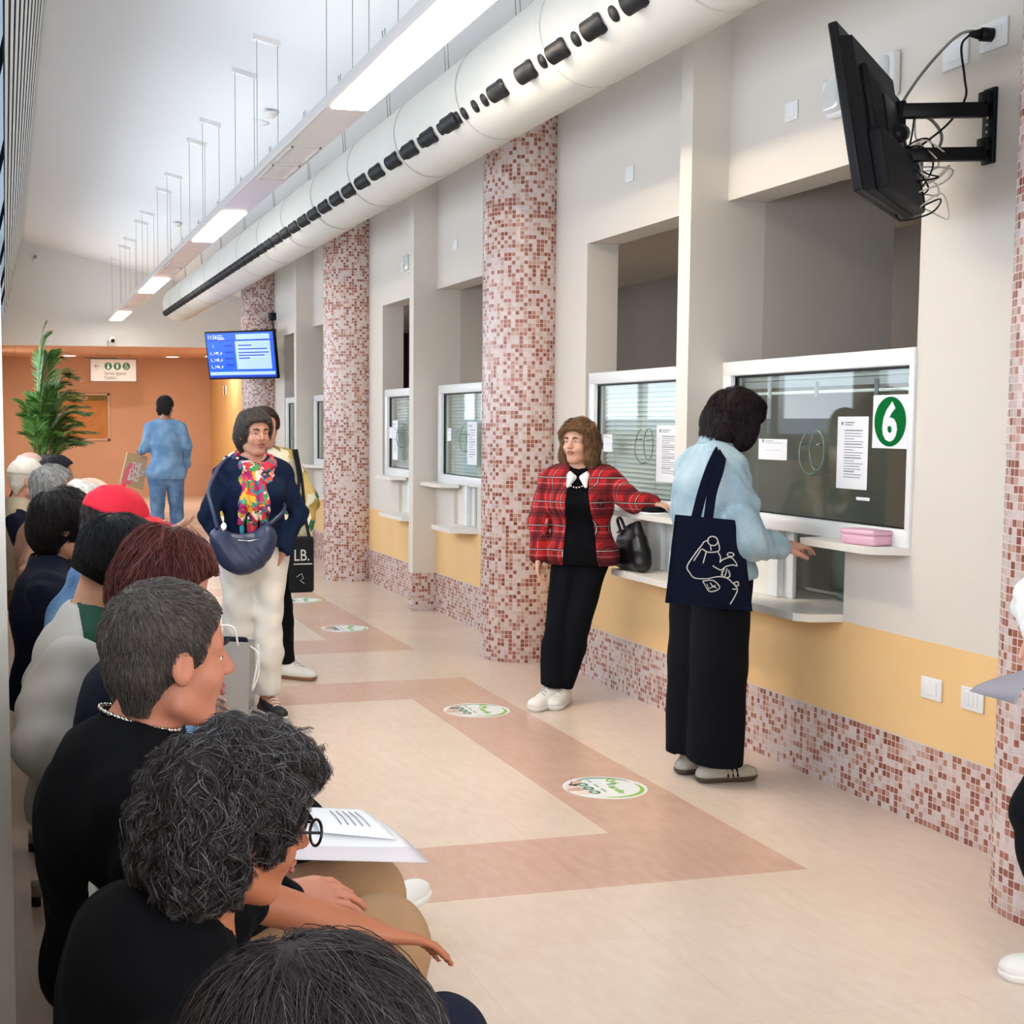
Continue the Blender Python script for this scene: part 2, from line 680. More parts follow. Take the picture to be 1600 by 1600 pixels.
# right wall with the counters' openings: y from, y to, tray from, tray to
OPEN = [(4.636, 6.10, 5.065, 6.10), (6.22, 7.76, 6.25, 6.985), (9.19, 10.73, 9.72, 10.27),
        (10.85, 12.384, 11.0, 11.84), (13.82, 15.36, 14.35, 14.90), (15.48, 17.014, 15.63, 16.47)]
wb = MB()
ycuts = sorted({Y0, 18.1} | {v for o in OPEN for v in o})
zcuts = [0, .315, .712, .74, 1.055, 1.83, 2.60, zc(WX) + .02]
for j in range(len(ycuts) - 1):
    ya, yb = ycuts[j], ycuts[j + 1]
    ym = (ya + yb) / 2
    for i in range(len(zcuts) - 1):
        za, zb = zcuts[i], zcuts[i + 1]
        zm = (za + zb) / 2
        hole = any(o[0] < ym < o[1] and 1.055 < zm < 2.60 for o in OPEN) or any(o[2] < ym < o[3] and .74 < zm < 1.055 for o in OPEN)
        if not hole:
            wb.box((WX, ya, za), (WX + .2, yb, zb), 1 if .315 < zm < .712 else 0)
struct(wb.build('wall_right', [M_WALL, M_ORANGE]))

sk = MB()


def uvquad(b, p0, p1, z0, z1, u0):
    """upright face from p0 to p1 with a metre-scaled map; returns the next u"""
    d = math.hypot(p1[0] - p0[0], p1[1] - p0[1])
    b.add([(p0[0], p0[1], z0), (p1[0], p1[1], z0), (p1[0], p1[1], z1), (p0[0], p0[1], z1)], [(0, 1, 2, 3)], 0, False, None,
          [[(u0, z0), (u0 + d, z0), (u0 + d, z1), (u0, z1)]])
    return u0 + d


PIL = [1.53, 6.10, 10.73, 15.36]
PX0 = 3.19
path = [(WX - .003, 18.1)]
for p in PIL[::-1]:
    path += [(WX - .003, p + .123), (PX0 - .003, p + .123), (PX0 - .003, p - .003), (WX - .003, p - .003)]
path.append((WX - .003, Y0))
u = 0
for a, b in zip(path[:-1], path[1:]):
    u = uvquad(sk, a, b, 0, .312, u)
struct(sk.build('baseboard_right', M_MOS))

for p in PIL:
    o = box('pilaster', (PX0, p, 0), (WX, p + .12, zc(PX0) + .03), M_WALL)
    struct(o)

for i, cy in enumerate((3.56, 8.475, 13.105, 17.90)):
    b = MB()
    n, r, cx = 56, .26, 3.255
    for k in range(n):
        a0, a1 = 2 * PI * k / n, 2 * PI * (k + 1) / n
        p0, p1 = (cx + r * math.cos(a0), cy + r * math.sin(a0)), (cx + r * math.cos(a1), cy + r * math.sin(a1))
        b.add([(*p0, 0), (*p1, 0), (*p1, 4.0), (*p0, 4.0)], [(0, 1, 2, 3)], 0, True, None,
              [[(a0 * r + i * 3, 0), (a1 * r + i * 3, 0), (a1 * r + i * 3, 4), (a0 * r + i * 3, 4)]])
    o = b.build('pillar', M_MOS)
    struct(o)

# behind the counters: a dim office, split by partitions in line with the pilasters
b = MB()
for p in PIL[1:]:
    b.box((WX + .2, p, 0), (4.30, p + .12, 2.72))
struct(b.build('wall_partition', M_OFFICE))
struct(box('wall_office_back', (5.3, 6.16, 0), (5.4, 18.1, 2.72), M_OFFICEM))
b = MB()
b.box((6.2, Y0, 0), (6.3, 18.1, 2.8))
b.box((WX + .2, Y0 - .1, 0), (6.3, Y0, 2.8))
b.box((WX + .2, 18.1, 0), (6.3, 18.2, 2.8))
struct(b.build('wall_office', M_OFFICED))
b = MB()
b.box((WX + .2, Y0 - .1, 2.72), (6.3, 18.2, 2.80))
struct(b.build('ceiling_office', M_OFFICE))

# far end: white header over a low terracotta lobby
b = MB()
b.prism([(-.3, 2.80), (5.2, 2.80), (5.2, zc(5.2) + .05), (-.3, zc(-.3) + .05)], Y1, Y1 + .15, 1)
struct(b.build('wall_header', M_WALLB))
b = MB()
b.box((WX + .2, 18.0, 0), (5.2, 18.1, zc(WX) + .05), 0)
b.box((4.08, 18.1, 2.8), (4.2, Y1, zc(4.08) + .02), 0)
b.box((4.08, 18.1, 0), (4.2, Y2, 2.8), 1)
struct(b.build('wall_lobby', [M_WALLB, M_AMBER]))
struct(box('wall_back', (-.3, Y2, 0), (4.2, Y2 + .12, 2.9), M_TERRA))
b = MB()
for i in range(9):
    for j in range(9):
        x0, y0 = -.3 + i * .5, Y1 + .15 + j * .5
        b.box((x0 + .003, y0 + .003, 2.8), (x0 + .497, y0 + .497, 2.83))
b.box((-.3, Y1 + .15, 2.832), (4.2, Y2, 2.88))
struct(b.build('ceiling_lobby', M_SOFFIT))

# left wall: parapet, strip of casement windows, beam, leaning louvred clerestory
b = MB()
b.box((-.22, Y0, 0), (-.06, Y2, 1.36))
b.box((-.22, Y0, 2.86), (-.06, Y2, 3.28))
for y in (-4, -1.2, 1.6, 4.4, 7.2, 10.0, 12.8, 15.6, 18.4, 21.2):
    b.box((-.22, y, 1.36), (-.06, y + .22, 2.86))
b.box((-.22, 22.5, 1.36), (-.06, Y2, 2.86))
struct(b.build('wall_left', M_WALL))
b = MB()
b.box((-.3, Y0 - .2, 0), (7, Y0 - .06, 1.0))
b.box((-.3, Y0 - .2, 3.4), (7, Y0 - .06, 5.0))
b.box((-.3, Y0 - .2, 1.0), (.4, Y0 - .06, 3.4))
b.box((4.0, Y0 - .2, 1.0), (7, Y0 - .06, 3.4))
struct(b.build('wall_entrance', M_WALL))
for i, y in enumerate((-.98, 1.82, 4.62, 7.42, 10.22, 13.02, 15.82, 18.62)):
    b = MB()
    y2 = y + 2.58
    for ya, yb in ((y, y + .07), (y + 1.22, y + 1.36), (y2 - .07, y2)):
        b.box((-.15, ya, 1.36), (-.09, yb, 2.86))
    for z in (1.36, 2.79):
        b.box((-.148, y, z), (-.092, y2, z + .07))
    f = struct(b.build('window_%d' % (i + 1), M_ALU))
    g = struct(box('glass', (-.122, y + .05, 1.40), (-.118, y2 - .05, 2.82), M_WGLASS, f))
    hb = MB()
    hb.box((-.09, y + 1.2, 2.05), (-.07, y + 1.23, 2.17))
    struct(hb.build('handle', M_ALU, f))
struct(box('pilaster_left', (-.06, 2.76, 0), (-.0055, 2.92, 3.28), mat('pier_paint', '#5f5b55', .6)))
struct(box('trim_1', (-.055, 2.752, 0), (-.0035, 2.764, 3.28), M_ALU))

# clerestory: slats on a leaning frame between the beam and the ceiling
lv = tag(MB().box((-.08, Y0, 3.24), (-.02, Y1, 3.30)).build('louvre_blind', M_ALU),
         'long white louvre blind leaning in under the ceiling along the window side', 'blind')
b = MB()
d = Vector((.30, 0, 1.22)).normalized()
nrm = Vector((d.z, 0, -d.x))
for i in range(10):
    c = Vector((.03, 0, 3.30)) + d * (.06 + .123 * i)
    e0 = c - d * .034
    e1 = c + d * .034
    q = nrm * .002
    b.add([(e0.x, Y0, e0.z), (e1.x, Y0, e1.z), (e1.x, Y1, e1.z), (e0.x, Y1, e0.z),
           (e0.x - q.x, Y0, e0.z - q.z), (e1.x - q.x, Y0, e1.z - q.z), (e1.x - q.x, Y1, e1.z - q.z), (e0.x - q.x, Y1, e0.z - q.z)],
          [(0, 1, 2, 3), (7, 6, 5, 4), (0, 3, 7, 4), (1, 5, 6, 2)], 0)
b.build('slats', M_SLAT, lv)['kind'] = 'stuff'
b = MB()
g0, g1 = Vector((.03, 0, 3.30)) - nrm * .004, Vector((.03, 0, 3.30)) + d * 1.27 - nrm * .004
b.add([(g0.x, Y0, g0.z), (g1.x, Y0, g1.z), (g1.x, Y1, g1.z), (g0.x, Y1, g0.z)], [(0, 1, 2, 3)])
b.build('glazing', M_SLATD, lv)
y = Y0 + .5
while y < Y1:
    b = MB()
    p, q = Vector((-.01, y, 3.28)), Vector((.28, y, 4.50))
    b.add([(p.x - .03, y, p.z), (p.x, y, p.z), (q.x, y, q.z), (q.x - .03, y, q.z), (p.x - .03, y + .05, p.z), (p.x, y + .05, p.z), (q.x, y + .05, q.z), (q.x - .03, y + .05, q.z)],
          [(0, 1, 2, 3), (7, 6, 5, 4), (0, 4, 5, 1), (1, 5, 6, 2), (2, 6, 7, 3), (3, 7, 4, 0)])
    b.build('mullion', M_SLATD, lv)
    y += 2.8

# ------------------------------------------------------------------ counters
BLINDS = {1: 'closed', 2: 'closed', 3: 'closed', 4: 'closed', 5: 'closed', 0: 'open'}
FR = [(4.632, 6.098), (6.225, 7.69), (9.26, 10.655), (10.86, 12.27), (13.89, 15.285), (15.49, 16.90)]
LEDGE = [(4.63, 5.2), (6.24, 7.09), (10.15, 10.724), (11.61, 12.10), (14.78, 15.354), (16.24, 16.73)]
SHELF = [(5.065, 6.09), (6.23, 6.985), (9.70, 10.275), (11.0, 11.84), (14.33, 14.905), (15.63, 16.47)]
WHO = ['with the green number six', 'behind the plaid-jacketed woman', 'right of the white pilaster',
       'left of the white pilaster', 'at the second mosaic pillar', 'under the far blue screen']


def paper(name, y0, y1, z0, z1, label, lines=0, cat='notice', x=WX - .004, rows=None):
    p = MB()
    p.box((x - .0012, y0, z0), (x, y1, z1))
    o = p.build(name, M_PAPER)
    tag(o, label, cat)
    if lines:
        b = MB()
        rnd = random.Random(int(y0 * 1000))
        h = (z1 - z0)
        w = (y1 - y0)
        for i in range(lines):
            z = z1 - h * (.2 + .68 * i / lines)
            ln = w * (.62 if i % 4 != 3 else .35) * rnd.uniform(.85, 1)
            t = h * (.011 if i % 5 else .017)
            b.box((x - .0018, y1 - w * .24 - ln, z), (x - .001, y1 - w * .24, z + t))
        b.box((x - .0018, y1 - w * .55, z1 - h * .09), (x - .001, y1 - w * .24, z1 - h * .075))
        b.box((x - .0018, y1 - w * .50, z1 - h * .12), (x - .001, y1 - w * .24, z1 - h * .108))
        b.disc((x - .0018, y1 - w * .16, z1 - h * .095), w * .035, w * .035, 0, 12, .0008)
        b.build('printed_lines', M_INK, o)
    return o


for i in range(6):
    ya, yb = FR[i]
    w = thing('counter_window', (WX, (ya + yb) / 2, 1.05), 'white framed service window ' + WHO[i], 'service window')
    b = MB()
    x0, x1 = WX - .012, WX + .055
    b.rbox((x0, ya, 1.055), (x1, ya + (.034 if i == 0 else .055), 1.83), .005)
    b.rbox((x0, yb - .075, 1.055), (x1, yb, 1.83), .005)
    b.rbox((x0 - .001, ya + .01, 1.762), (x1 - .002, yb - .01, 1.83), .005)
    b.rbox((x0 - .001, ya + .01, 1.055), (x1 - .002, yb - .01, 1.125), .005)
    b.build('frame', M_PVC, w)
    b = MB()
    for (p, q) in (((x1 - .04, ya + (.032 if i == 0 else .052), 1.122), (x1 - .02, ya + (.038 if i == 0 else .06), 1.76)), ((x1 - .04, yb - .08, 1.122), (x1 - .02, yb - .072, 1.76)),
                   ((x1 - .04, ya + .05, 1.752), (x1 - .02, yb - .07, 1.76)), ((x1 - .04, ya + .05, 1.122), (x1 - .02, yb - .07, 1.130))):
        b.box(p, q)
    b.build('gasket', M_BLACK, w)
    box('glass', (WX + .02, ya + .03, 1.12), (WX + .028, yb - .07, 1.762), M_GLASS, w)
    # speaking hole with its clear deflector and two rods
    yc = [5.31, 6.93, 9.95, 11.70, 14.58, 16.33][i]
    sp = MB()
    ring = [(WX + .012, yc + .055 * math.cos(2 * PI * k / 28), 1.42 + .085 * math.sin(2 * PI * k / 28)) for k in range(29)]
    sp.tube(ring, .003, 6)
    arc = [(WX - .03 - .02 * math.sin(PI * k / 12), yc - .03 + .07 * math.cos(-1.9 + 2.9 * k / 12), 1.42 + .10 * math.sin(-1.9 + 2.9 * k / 12)) for k in range(13)]
    sp.tube(arc, .0035, 6)
    so = sp.build('speaking_ring', mat('glass_edge_%d' % i, '#7f9a8c', .15), w)
    b = MB()
    b.tube([(WX - .035, yc - .075, 1.445), (WX + .02, yc - .02, 1.447)], .005, 6)
    b.tube([(WX - .035, yc + .055, 1.445), (WX + .02, yc + .10, 1.447)], .005, 6)
    b.tube([(WX - .03, yc - .01, 1.315), (WX + .02, yc + .03, 1.317)], .005, 6)
    b.build('rods', M_ALU, so)
    # venetian blind on the office side
    vb = MB()
    bx = WX + .085
    vb.rbox((bx - .014, ya + .05, 1.735), (bx + .014, yb - .06, 1.765), .003)
    bl = vb.build('venetian_blind', M_SLAT)
    if BLINDS[i] == 'closed':
        tag(bl, 'closed pale venetian blind behind the service window ' + WHO[i], 'blind', 'venetian blinds behind the counters')
        s = MB()
        z = 1.125
        while z < 1.735:
            s.add([(bx - .011, ya + .055, z), (bx + .009, ya + .055, z + .0235), (bx + .009, yb - .065, z + .0235), (bx - .011, yb - .065, z),
                   (bx - .009, ya + .055, z - .001), (bx + .0098, ya + .055, z + .0228), (bx + .0098, yb - .065, z + .0228), (bx - .009, yb - .065, z - .001)],
                  [(0, 1, 2, 3), (7, 6, 5, 4), (0, 3, 7, 4), (1, 5, 6, 2)])
            z += .0265
        s.build('slats', M_SLAT, bl)['kind'] = 'stuff'
        for yy in (ya + .22, (ya + yb) / 2, yb - .2):
            c = MB()
            c.tube([(bx - .014, yy, 1.12), (bx - .014, yy, 1.74)], .0015, 4)
            c.build('cord', M_CABLEW, bl)
    else:
        tag(bl, 'raised venetian blind gathered behind the window with the green number six', 'blind', 'venetian blinds behind the counters')
        s = MB()
        for k in range(9):
            s.box((bx - .013, ya + .055, 1.700 + .0035 * k), (bx + .013, yb - .065, 1.702 + .0035 * k))
        s.rbox((bx - .014, ya + .055, 1.668), (bx + .014, yb - .065, 1.682), .003)
        s.build('slats', M_SLAT, bl)['kind'] = 'stuff'
        for yy in (ya + .35, (ya + yb) / 2 + .05, yb - .3):
            c = MB()
            c.rbox((bx - .02, yy - .012, 1.655), (bx - .013, yy + .012, 1.72), .003)
            c.build('clip', M_GREY, bl)
    # upper ledge and lower tray shelf, front corners cut off
    la, lb = LEDGE[i]
    far = i in (2, 3, 4, 5)
    lx = 3.245
    if far:
        poly = [(WX + .002, la), (lx + .02, la + .11), (lx, la + .15), (lx, lb), (WX + .002, lb)]
    else:
        poly = [(WX + .002, la), (lx + .03, la + .07), (lx, la + .10), (lx, lb - .02), (WX + .002, lb)]
    b = MB()
    b.prism(poly, 1.028, 1.058)
    tag(b.build('counter_ledge', M_LAM), 'small white writing ledge below the service window ' + WHO[i], 'ledge', 'writing ledges along the counters')
    sa, sb = SHELF[i]
    b = MB()
    sx = 3.205
    if far:
        poly = [(WX + .30, sa), (WX - .003, sa), (sx, sa + .12), (sx, sb), (WX - .003, sb), (WX + .30, sb)]
    else:
        poly = [(WX + .30, sa), (WX - .003, sa), (sx + .04, sa + .03), (sx, sa + .09), (sx, sb - .02), (WX - .003, sb), (WX + .30, sb)]
    b.prism(poly, .708, .741)
    tag(b.build('tray_shelf', M_LAM), 'white tray shelf under the service window ' + WHO[i], 'shelf', 'tray shelves along the counters')
    # hatch panel closing part of the recess
    ta, tb = OPEN[i][2], OPEN[i][3]
    h = thing('counter_hatch', (WX + .05, tb, .741), 'white sliding hatch under the service window ' + WHO[i], 'hatch', 'sliding hatches under the counters')
    pw = .4 if i < 2 else .16
    if i == 1:
        pw = .12
    box('panel', (WX + .03, tb - pw, .742), (WX + .05, tb - .001, 1.054), M_LAM, h)
    b = MB()
    b.rbox((WX + .025, tb - pw - .075, .742), (WX + .06, tb - pw, 1.054), .004)
    b.rbox((WX + .065, tb - pw - .14, .742), (WX + .085, tb - pw - .08, 1.054), .004)
    b.box((WX + .06, tb - pw - .08, .742), (WX + .075, tb - pw - .072, 1.054))
    b.build('post', M_PVC, h)
    box('glass', (WX + .10, ta + .002, .79), (WX + .106, tb - pw - .1, 1.05), M_GLASS, h)
    b = MB()
    b.rbox((WX + .26, ta + .04, .78), (WX + .32, tb - pw - .12, 1.04), .02)
    b.rbox((WX + .25, ta + .2, .7415), (WX + .33, tb - pw - .2, .782), .01)
    tag(b.build('office_monitor', M_GREY), 'grey office monitor inside the hatch under the window ' + WHO[i], 'monitor', 'office monitors behind the hatches')

paper('notice', 4.922, 5.135, 1.268, 1.566, 'printed A4 notice taped beside the green number six', 18)
paper('note', 5.52, 5.76, 1.372, 1.466, 'small landscape note taped to the number six window behind the bent-over woman', 2)
paper('note', 4.90, 4.99, 1.225, 1.238, 'torn white strip of paper stuck below the notice on the number six window', 0, 'note')
paper('notice', 6.52, 6.80, 1.224, 1.524, 'printed notice taped to the window between the plaid-jacketed woman and the denim-shirted woman', 18)
paper('note', 7.36, 7.48, 1.37, 1.47, 'small note on the window by the curly blond woman in plaid', 2)
paper('note', 10.33, 10.43, 1.39, 1.49, 'small square note on the window right of the white pilaster', 2)
paper('notice', 9.72, 9.94, 1.22, 1.54, 'printed notice on the window partly hidden by the mosaic pillar', 12)
paper('notice', 11.86, 12.02, 1.20, 1.55, 'long printed notice on the window left of the white pilaster', 12)
paper('note', 12.03, 12.13, 1.39, 1.49, 'small square note on the window left of the white pilaster', 2)
paper('notice', 14.60, 14.80, 1.24, 1.54, 'printed notice on the window cut off by the second mosaic pillar', 8)
paper('notice', 16.2, 16.4, 1.24, 1.54, 'printed notice on the farthest service window', 8)

s = thing('number_sign', (WX, 4.78, 1.44), 'white sign with a green oval and a large white number 6', 'sign')
box('plate', (WX - .006, 4.668, 1.44), (WX - .003, 4.893, 1.651), M_PAPER, s)
MB().disc((WX - .0075, 4.780, 1.5455), .100, .098, 0, 48, .0015).build('oval', M_GREEN, s)
text('numeral', '6', .20, M_PAPER, s, axes((0, -1, 0), (0, 0, 1), (WX - .0082, 4.780, 1.476)), .0075, .0004, 'CENTER', .95)

# ------------------------------------------------------------------ wall fittings
def cover(y, z, label, w=.12, h=.085, rock=1, x=WX):
    o = thing('wall_switch', (x, y, z), label, 'switch')
    MB().rbox((x - .009, y - w / 2, z - h / 2), (x, y + w / 2, z + h / 2), .012, seg=3).build('plate', M_SOCKET, o)
    b = MB()
    iw = w * .62 / rock
    for k in range(rock):
        yy = y - w * .31 + k * iw
        b.rbox((x - .013, yy + .002, z - h * .3), (x - .006, yy + iw - .002, z + h * .3), .003)
    b.build('insert', M_WHITE, o)
    return o


cover(4.476, .537, 'white blank socket plate on the apricot band, farther from the right pillar')
cover(4.247, .541, 'white three-module socket plate on the apricot band beside the right pillar', rock=3)
cover(5.555, 2.905, 'blank white plate high on the wall left of the floodlight behind the black television', .10, .085)
cover(7.186, 2.91, 'blank white plate high on the wall above the plaid-jacketed woman', .10, .085)
cover(10.26, 2.893, 'blank white plate high on the wall right of the white pilaster', .10, .085)
cover(11.72, 2.88, 'blank white plate high on the wall left of the white pilaster beside a floodlight', .10, .085)
cover(14.2, 2.89, 'blank white plate high on the wall at the left edge of the second mosaic pillar', .10, .085)
cover(16.2, 2.89, 'blank white plate high on the wall above the far blue screen mount', .10, .085)


def flood(y, z, label):
    o = thing('floodlight', (WX, y, z), label, 'floodlight', 'emergency floodlights on the counter wall')
    b = MB()
    b.rbox((WX - .045, y - .065, z - .085), (WX, y + .065, z + .085), .015, seg=3)
    b.build('housing', M_SOCKET, o)
    b = MB()
    b.rbox((WX - .075, y - .05, z - .07), (WX - .04, y + .05, z + .07), .02, seg=3)
    b.build('lens', mat('floodlight_lens', '#e8eceb', .08, metal=.25), o)


flood(4.85, 2.89, 'square emergency floodlight behind the black television, nearer the sockets')
flood(5.17, 2.885, 'square emergency floodlight half hidden by the left edge of the black television')
flood(11.42, 2.885, 'emergency floodlight cut off by the white pilaster')

sock = []
for y, z, l in ((4.465, 2.878, 'white socket plate high on the wall with the grey cable passing over it'), (4.264, 2.893, 'white socket plate with a black plug in it, high beside the right pillar')):
    o = thing('wall_socket', (WX, y, z), l, 'socket')
    MB().rbox((WX - .010, y - .07, z - .05), (WX, y + .07, z + .05), .012, seg=3).build('plate', M_SOCKET, o)
    MB().rbox((WX - .014, y - .045, z - .026), (WX - .008, y + .045, z + .026), .004).build('insert', M_WHITE, o)

# near television seen from behind, on a swivel arm
tv = thing('television', (3.07, 4.31, 2.5), 'black flat television seen from behind on a swivel wall arm', 'television')
rt = Vector((.71, .70, 0)).normalized()
bk0 = Vector((.70, -.71, 0))
tl = math.radians(10)
upv = (Vector((0, 0, 1)) * math.cos(tl) - bk0 * math.sin(tl)).normalized()
bk = rt.cross(upv).normalized()
if bk.dot(bk0) < 0:
    bk = -bk
N = Vector((2.63, 3.95, 2.275))
TW, TH = .80, .545
MT = Matrix(((rt.x, bk.x, upv.x, N.x), (rt.y, bk.y, upv.y, N.y), (rt.z, bk.z, upv.z, N.z), (0, 0, 0, 1)))
b = MB()
b.rbox((0, 0, 0), (TW, .03, TH), .006, 0, MT)
b.build('bezel', M_BLACK, tv)
b = MB()
b.prism([(.02, .03), (TW - .02, .03), (TW - .05, .06), (.05, .06)], .0, .50, 2, 0, MT)
b.rbox((.06, .055, .0), (TW - .06, .105, .20), .012, 0, MT)
b.rbox((.10, .055, .19), (TW - .10, .082, .42), .012, 0, MT)
for k in range(14):
    b.box((.12, .082, .22 + k * .012), (.30, .0835, .224 + k * .012), 0, MT)
b.build('back_shell', M_BLACKM, tv)
box_m = MB()
box_m.box((.012, -.001, .012), (TW - .012, .001, TH - .012), 0, MT)
box_m.build('screen', mat('dark_screen', '#0a0b0d', .08), tv)
ar = thing('television_bracket', (WX, 4.266, 2.58), 'black articulated wall bracket holding the near television', 'bracket')
b = MB()
b.rbox((WX - .016, 4.235, 2.45), (WX, 4.297, 2.712), .004)
b.rbox((WX - .04, 4.24, 2.655), (WX - .01, 4.292, 2.70), .004)
b.rbox((WX - .04, 4.24, 2.495), (WX - .01, 4.292, 2.54), .004)
b.build('wall_plate', M_BLACK, ar)
hp = Vector((3.085, 4.36, 0))
b = MB()
w0 = Vector((WX - .02, 4.266, 0))
dd = (hp - w0)
L = dd.length
MA = axes(dd, Vector((0, 0, 1)).cross(dd), (w0.x, w0.y, 0))
for z0, z1 in ((2.612, 2.662), (2.462, 2.508)):
    b.rbox((0, -.018, z0), (L, .018, z1), .004, 0, MA)
b.build('arm', M_BLACK, ar)
ctr = MT @ Vector((TW * .56, .085, .24))
b = MB()
b.tube([(hp.x, hp.y, 2.45), (hp.x, hp.y, 2.67)], .018, 12)
b.tube([(hp.x, hp.y, 2.56), tuple(ctr)], .034, 12)
b.build('pivot', M_BLACK, ar)
b = MB()
b.rbox((TW * .40, .082, .12), (TW * .72, .088, .36), .002, 0, MT)
b.build('mount_plate', M_BLACK, ar)
b = MB()
for z in (2.47, 2.56, 2.585, 2.61, 2.695):
    b.sphere((WX - .017, 4.266, z), .006, 8, 6)
b.build('screws', M_ALU, ar)

# its cables
sk2 = Vector((WX - .03, 4.264, 2.893))
pl = thing('power_plug', (WX, 4.264, 2.893), 'black plug and cord in the high socket beside the right pillar', 'plug')
b = MB()
b.tube([(WX - .012, 4.264, 2.893), (WX - .05, 4.275, 2.896)], .024, 12)
b.tube([(WX - .05, 4.275, 2.896), (WX - .085, 4.29, 2.898)], [.02, .008], 10)
b.build('plug_body', M_BLACK, pl)
b = MB()
b.tube(smooth_path([(WX - .08, 4.29, 2.90), (WX - .10, 4.31, 2.86), (WX - .09, 4.30, 2.75), (WX - .085, 4.30, 2.68), (WX - .12, 4.34, 2.60), (WX - .2, 4.40, 2.52), (3.12, 4.42, 2.47), (3.08, 4.36, 2.40), (3.14, 4.34, 2.33), (3.10, 4.36, 2.30)]), .004, 8)
b.build('cord', M_BLACK, pl)
gc = MB()
gc.tube(smooth_path([(WX - .04, 4.27, 2.905), (WX - .10, 4.31, 2.905), (WX - .12, 4.40, 2.86), (WX - .16, 4.48, 2.77), (WX - .21, 4.50, 2.67), (WX - .22, 4.49, 2.58), (WX - .20, 4.44, 2.53), (WX - .15, 4.38, 2.50), (WX - .13, 4.36, 2.56), (WX - .16, 4.40, 2.63), (WX - .22, 4.46, 2.645), (3.09, 4.40, 2.60)]), .0055, 8)
tag(gc.build('television_cable', M_CABLEG), 'grey looped cable from the high socket to the near television', 'cable')
rnd = random.Random(5)
for nm, m, r, lab, seed in (('cable_bundle', M_CABLEW, .0028, 'tangle of thin white cable hanging from the near television bracket', 3),
                            ('cable_bundle', M_BLACK, .0032, 'tangle of black cable hanging behind the near television', 8)):
    rnd = random.Random(seed)
    pts = [(3.16, 4.38, 2.66)]
    for k in range(30):
        t = k / 29
        a = t * 12 * PI + seed
        rr = .03 + .065 * rnd.random()
        pts.append((3.19 + rr * math.cos(a) + .02 * rnd.random() - (.05 if seed == 8 else 0), 4.36 + rr * math.sin(a), 2.56 - .26 * abs(math.sin(t * 4.2)) + .05 * rnd.uniform(-1, 1)))
    pts.append((3.05, 4.30, 2.40))
    b = MB()
    b.tube(smooth_path(pts, 14), r, 6)
    tag(b.build(nm, m), lab, 'cable')

# far television, lit
ft = thing('television', (2.72, 17.2, 2.35), 'lit blue queue screen on a wall arm at the far pillar', 'television')
rt = Vector((.74, -.67, 0)).normalized()
f0 = Vector((-.67, -.74, 0))
tl = math.radians(10)
upv = (Vector((0, 0, 1)) * math.cos(tl) + f0 * math.sin(tl)).normalized()
fw = rt.cross(upv).normalized()
if fw.dot(f0) < 0:
    fw = -fw
FTW, FTH = 1.02, .60
C = Vector((2.86, 17.15, 2.36))
O = C - rt * FTW / 2 - upv * FTH / 2
MF = Matrix(((rt.x, upv.x, fw.x, O.x), (rt.y, upv.y, fw.y, O.y), (rt.z, upv.z, fw.z, O.z), (0, 0, 0, 1)))
MB().rbox((0, 0, -.05), (FTW, FTH, 0), .008, 0, MF).build('bezel', M_BLACK, ft)
sb = mat('screen_blue', '#0a4fe0', .3, emit=.85)
sl = mat('screen_pale', '#9db8f5', .3, emit=.8)
sd = mat('screen_navy', '#0a2a9a', .3, emit=.7)
sw_ = mat('screen_white', '#d9e4ff', .3, emit=.9)
b = MB()
b.box((.02, .02, .0), (FTW - .02, FTH - .02, .002), 0, MF)
b.box((.44, .125, .002), (FTW - .07, .475, .003), 1, MF)
b.box((.46, .495, .002), (FTW - .07, .56, .003), 1, MF)
b.box((.03, .055, .002), (FTW - .03, .095, .003), 1, MF)
b.box((.02, .48, .002), (FTW - .02, .49, .003), 2, MF)
b.box((.02, .02, .002), (FTW - .02, .045, .003), 2, MF)
for y, w in ((.415, .20), (.37, .42), (.325, .44), (.29, .38), (.255, .16)):
    b.box((.48, y, .003), (.48 + w, y + .013, .004), 2, MF)
for k in range(4):
    b.box((.28, .17 + k * .08, .002), (.40, .19 + k * .08, .003), 2, MF)
for y, w in ((.52, .09), (.545, .07), (.5, .1)):
    b.box((.19, y, .002), (.19 + w, y + .008, .003), 3, MF)
scr = b.build('screen', [sb, sl, sd, sw_], ft)
text('lettering', '11:26', .065, sw_, scr, MF @ Matrix.Translation((.04, .51, .004)))
for k, t_ in enumerate(('1', 'L_149_d', 'L_148_d', 'L_146_d')):
    text('lettering', t_, .05, sw_, scr, MF @ Matrix.Translation((.10 if k == 0 else .06, .40 - .085 * k, .004)))
fbk = thing('television_bracket', (WX, 17.62, 2.5), 'black wall bracket holding the lit blue screen', 'bracket')
b = MB()
b.rbox((WX - .03, 17.55, 2.30), (WX, 17.69, 2.72), .006)
b.build('wall_plate', M_BLACK, fbk)
b = MB()
for z in (2.40, 2.60):
    b.tube([(WX - .02, 17.6, z), (2.98, 17.36, z)], .03, 8)
b.tube([(2.98, 17.36, 2.38), (2.98, 17.36, 2.62)], .03, 8)
b.tube([(2.98, 17.36, 2.45), tuple(C - fw * .03)], .04, 8)
b.build('arm', M_BLACK, fbk)
fp = thing('power_plug', (WX, 17.53, 2.86), 'black plug with a thin cord on the wall above the far screen bracket', 'plug')
MB().rbox((WX - .09, 17.46, 2.82), (WX - .012, 17.58, 2.92), .02).build('plug_body', M_BLACK, fp)
MB().rbox((WX - .012, 17.42, 2.81), (WX, 17.62, 2.93), .01).build('socket_plate', M_SOCKET, fp)
b = MB()
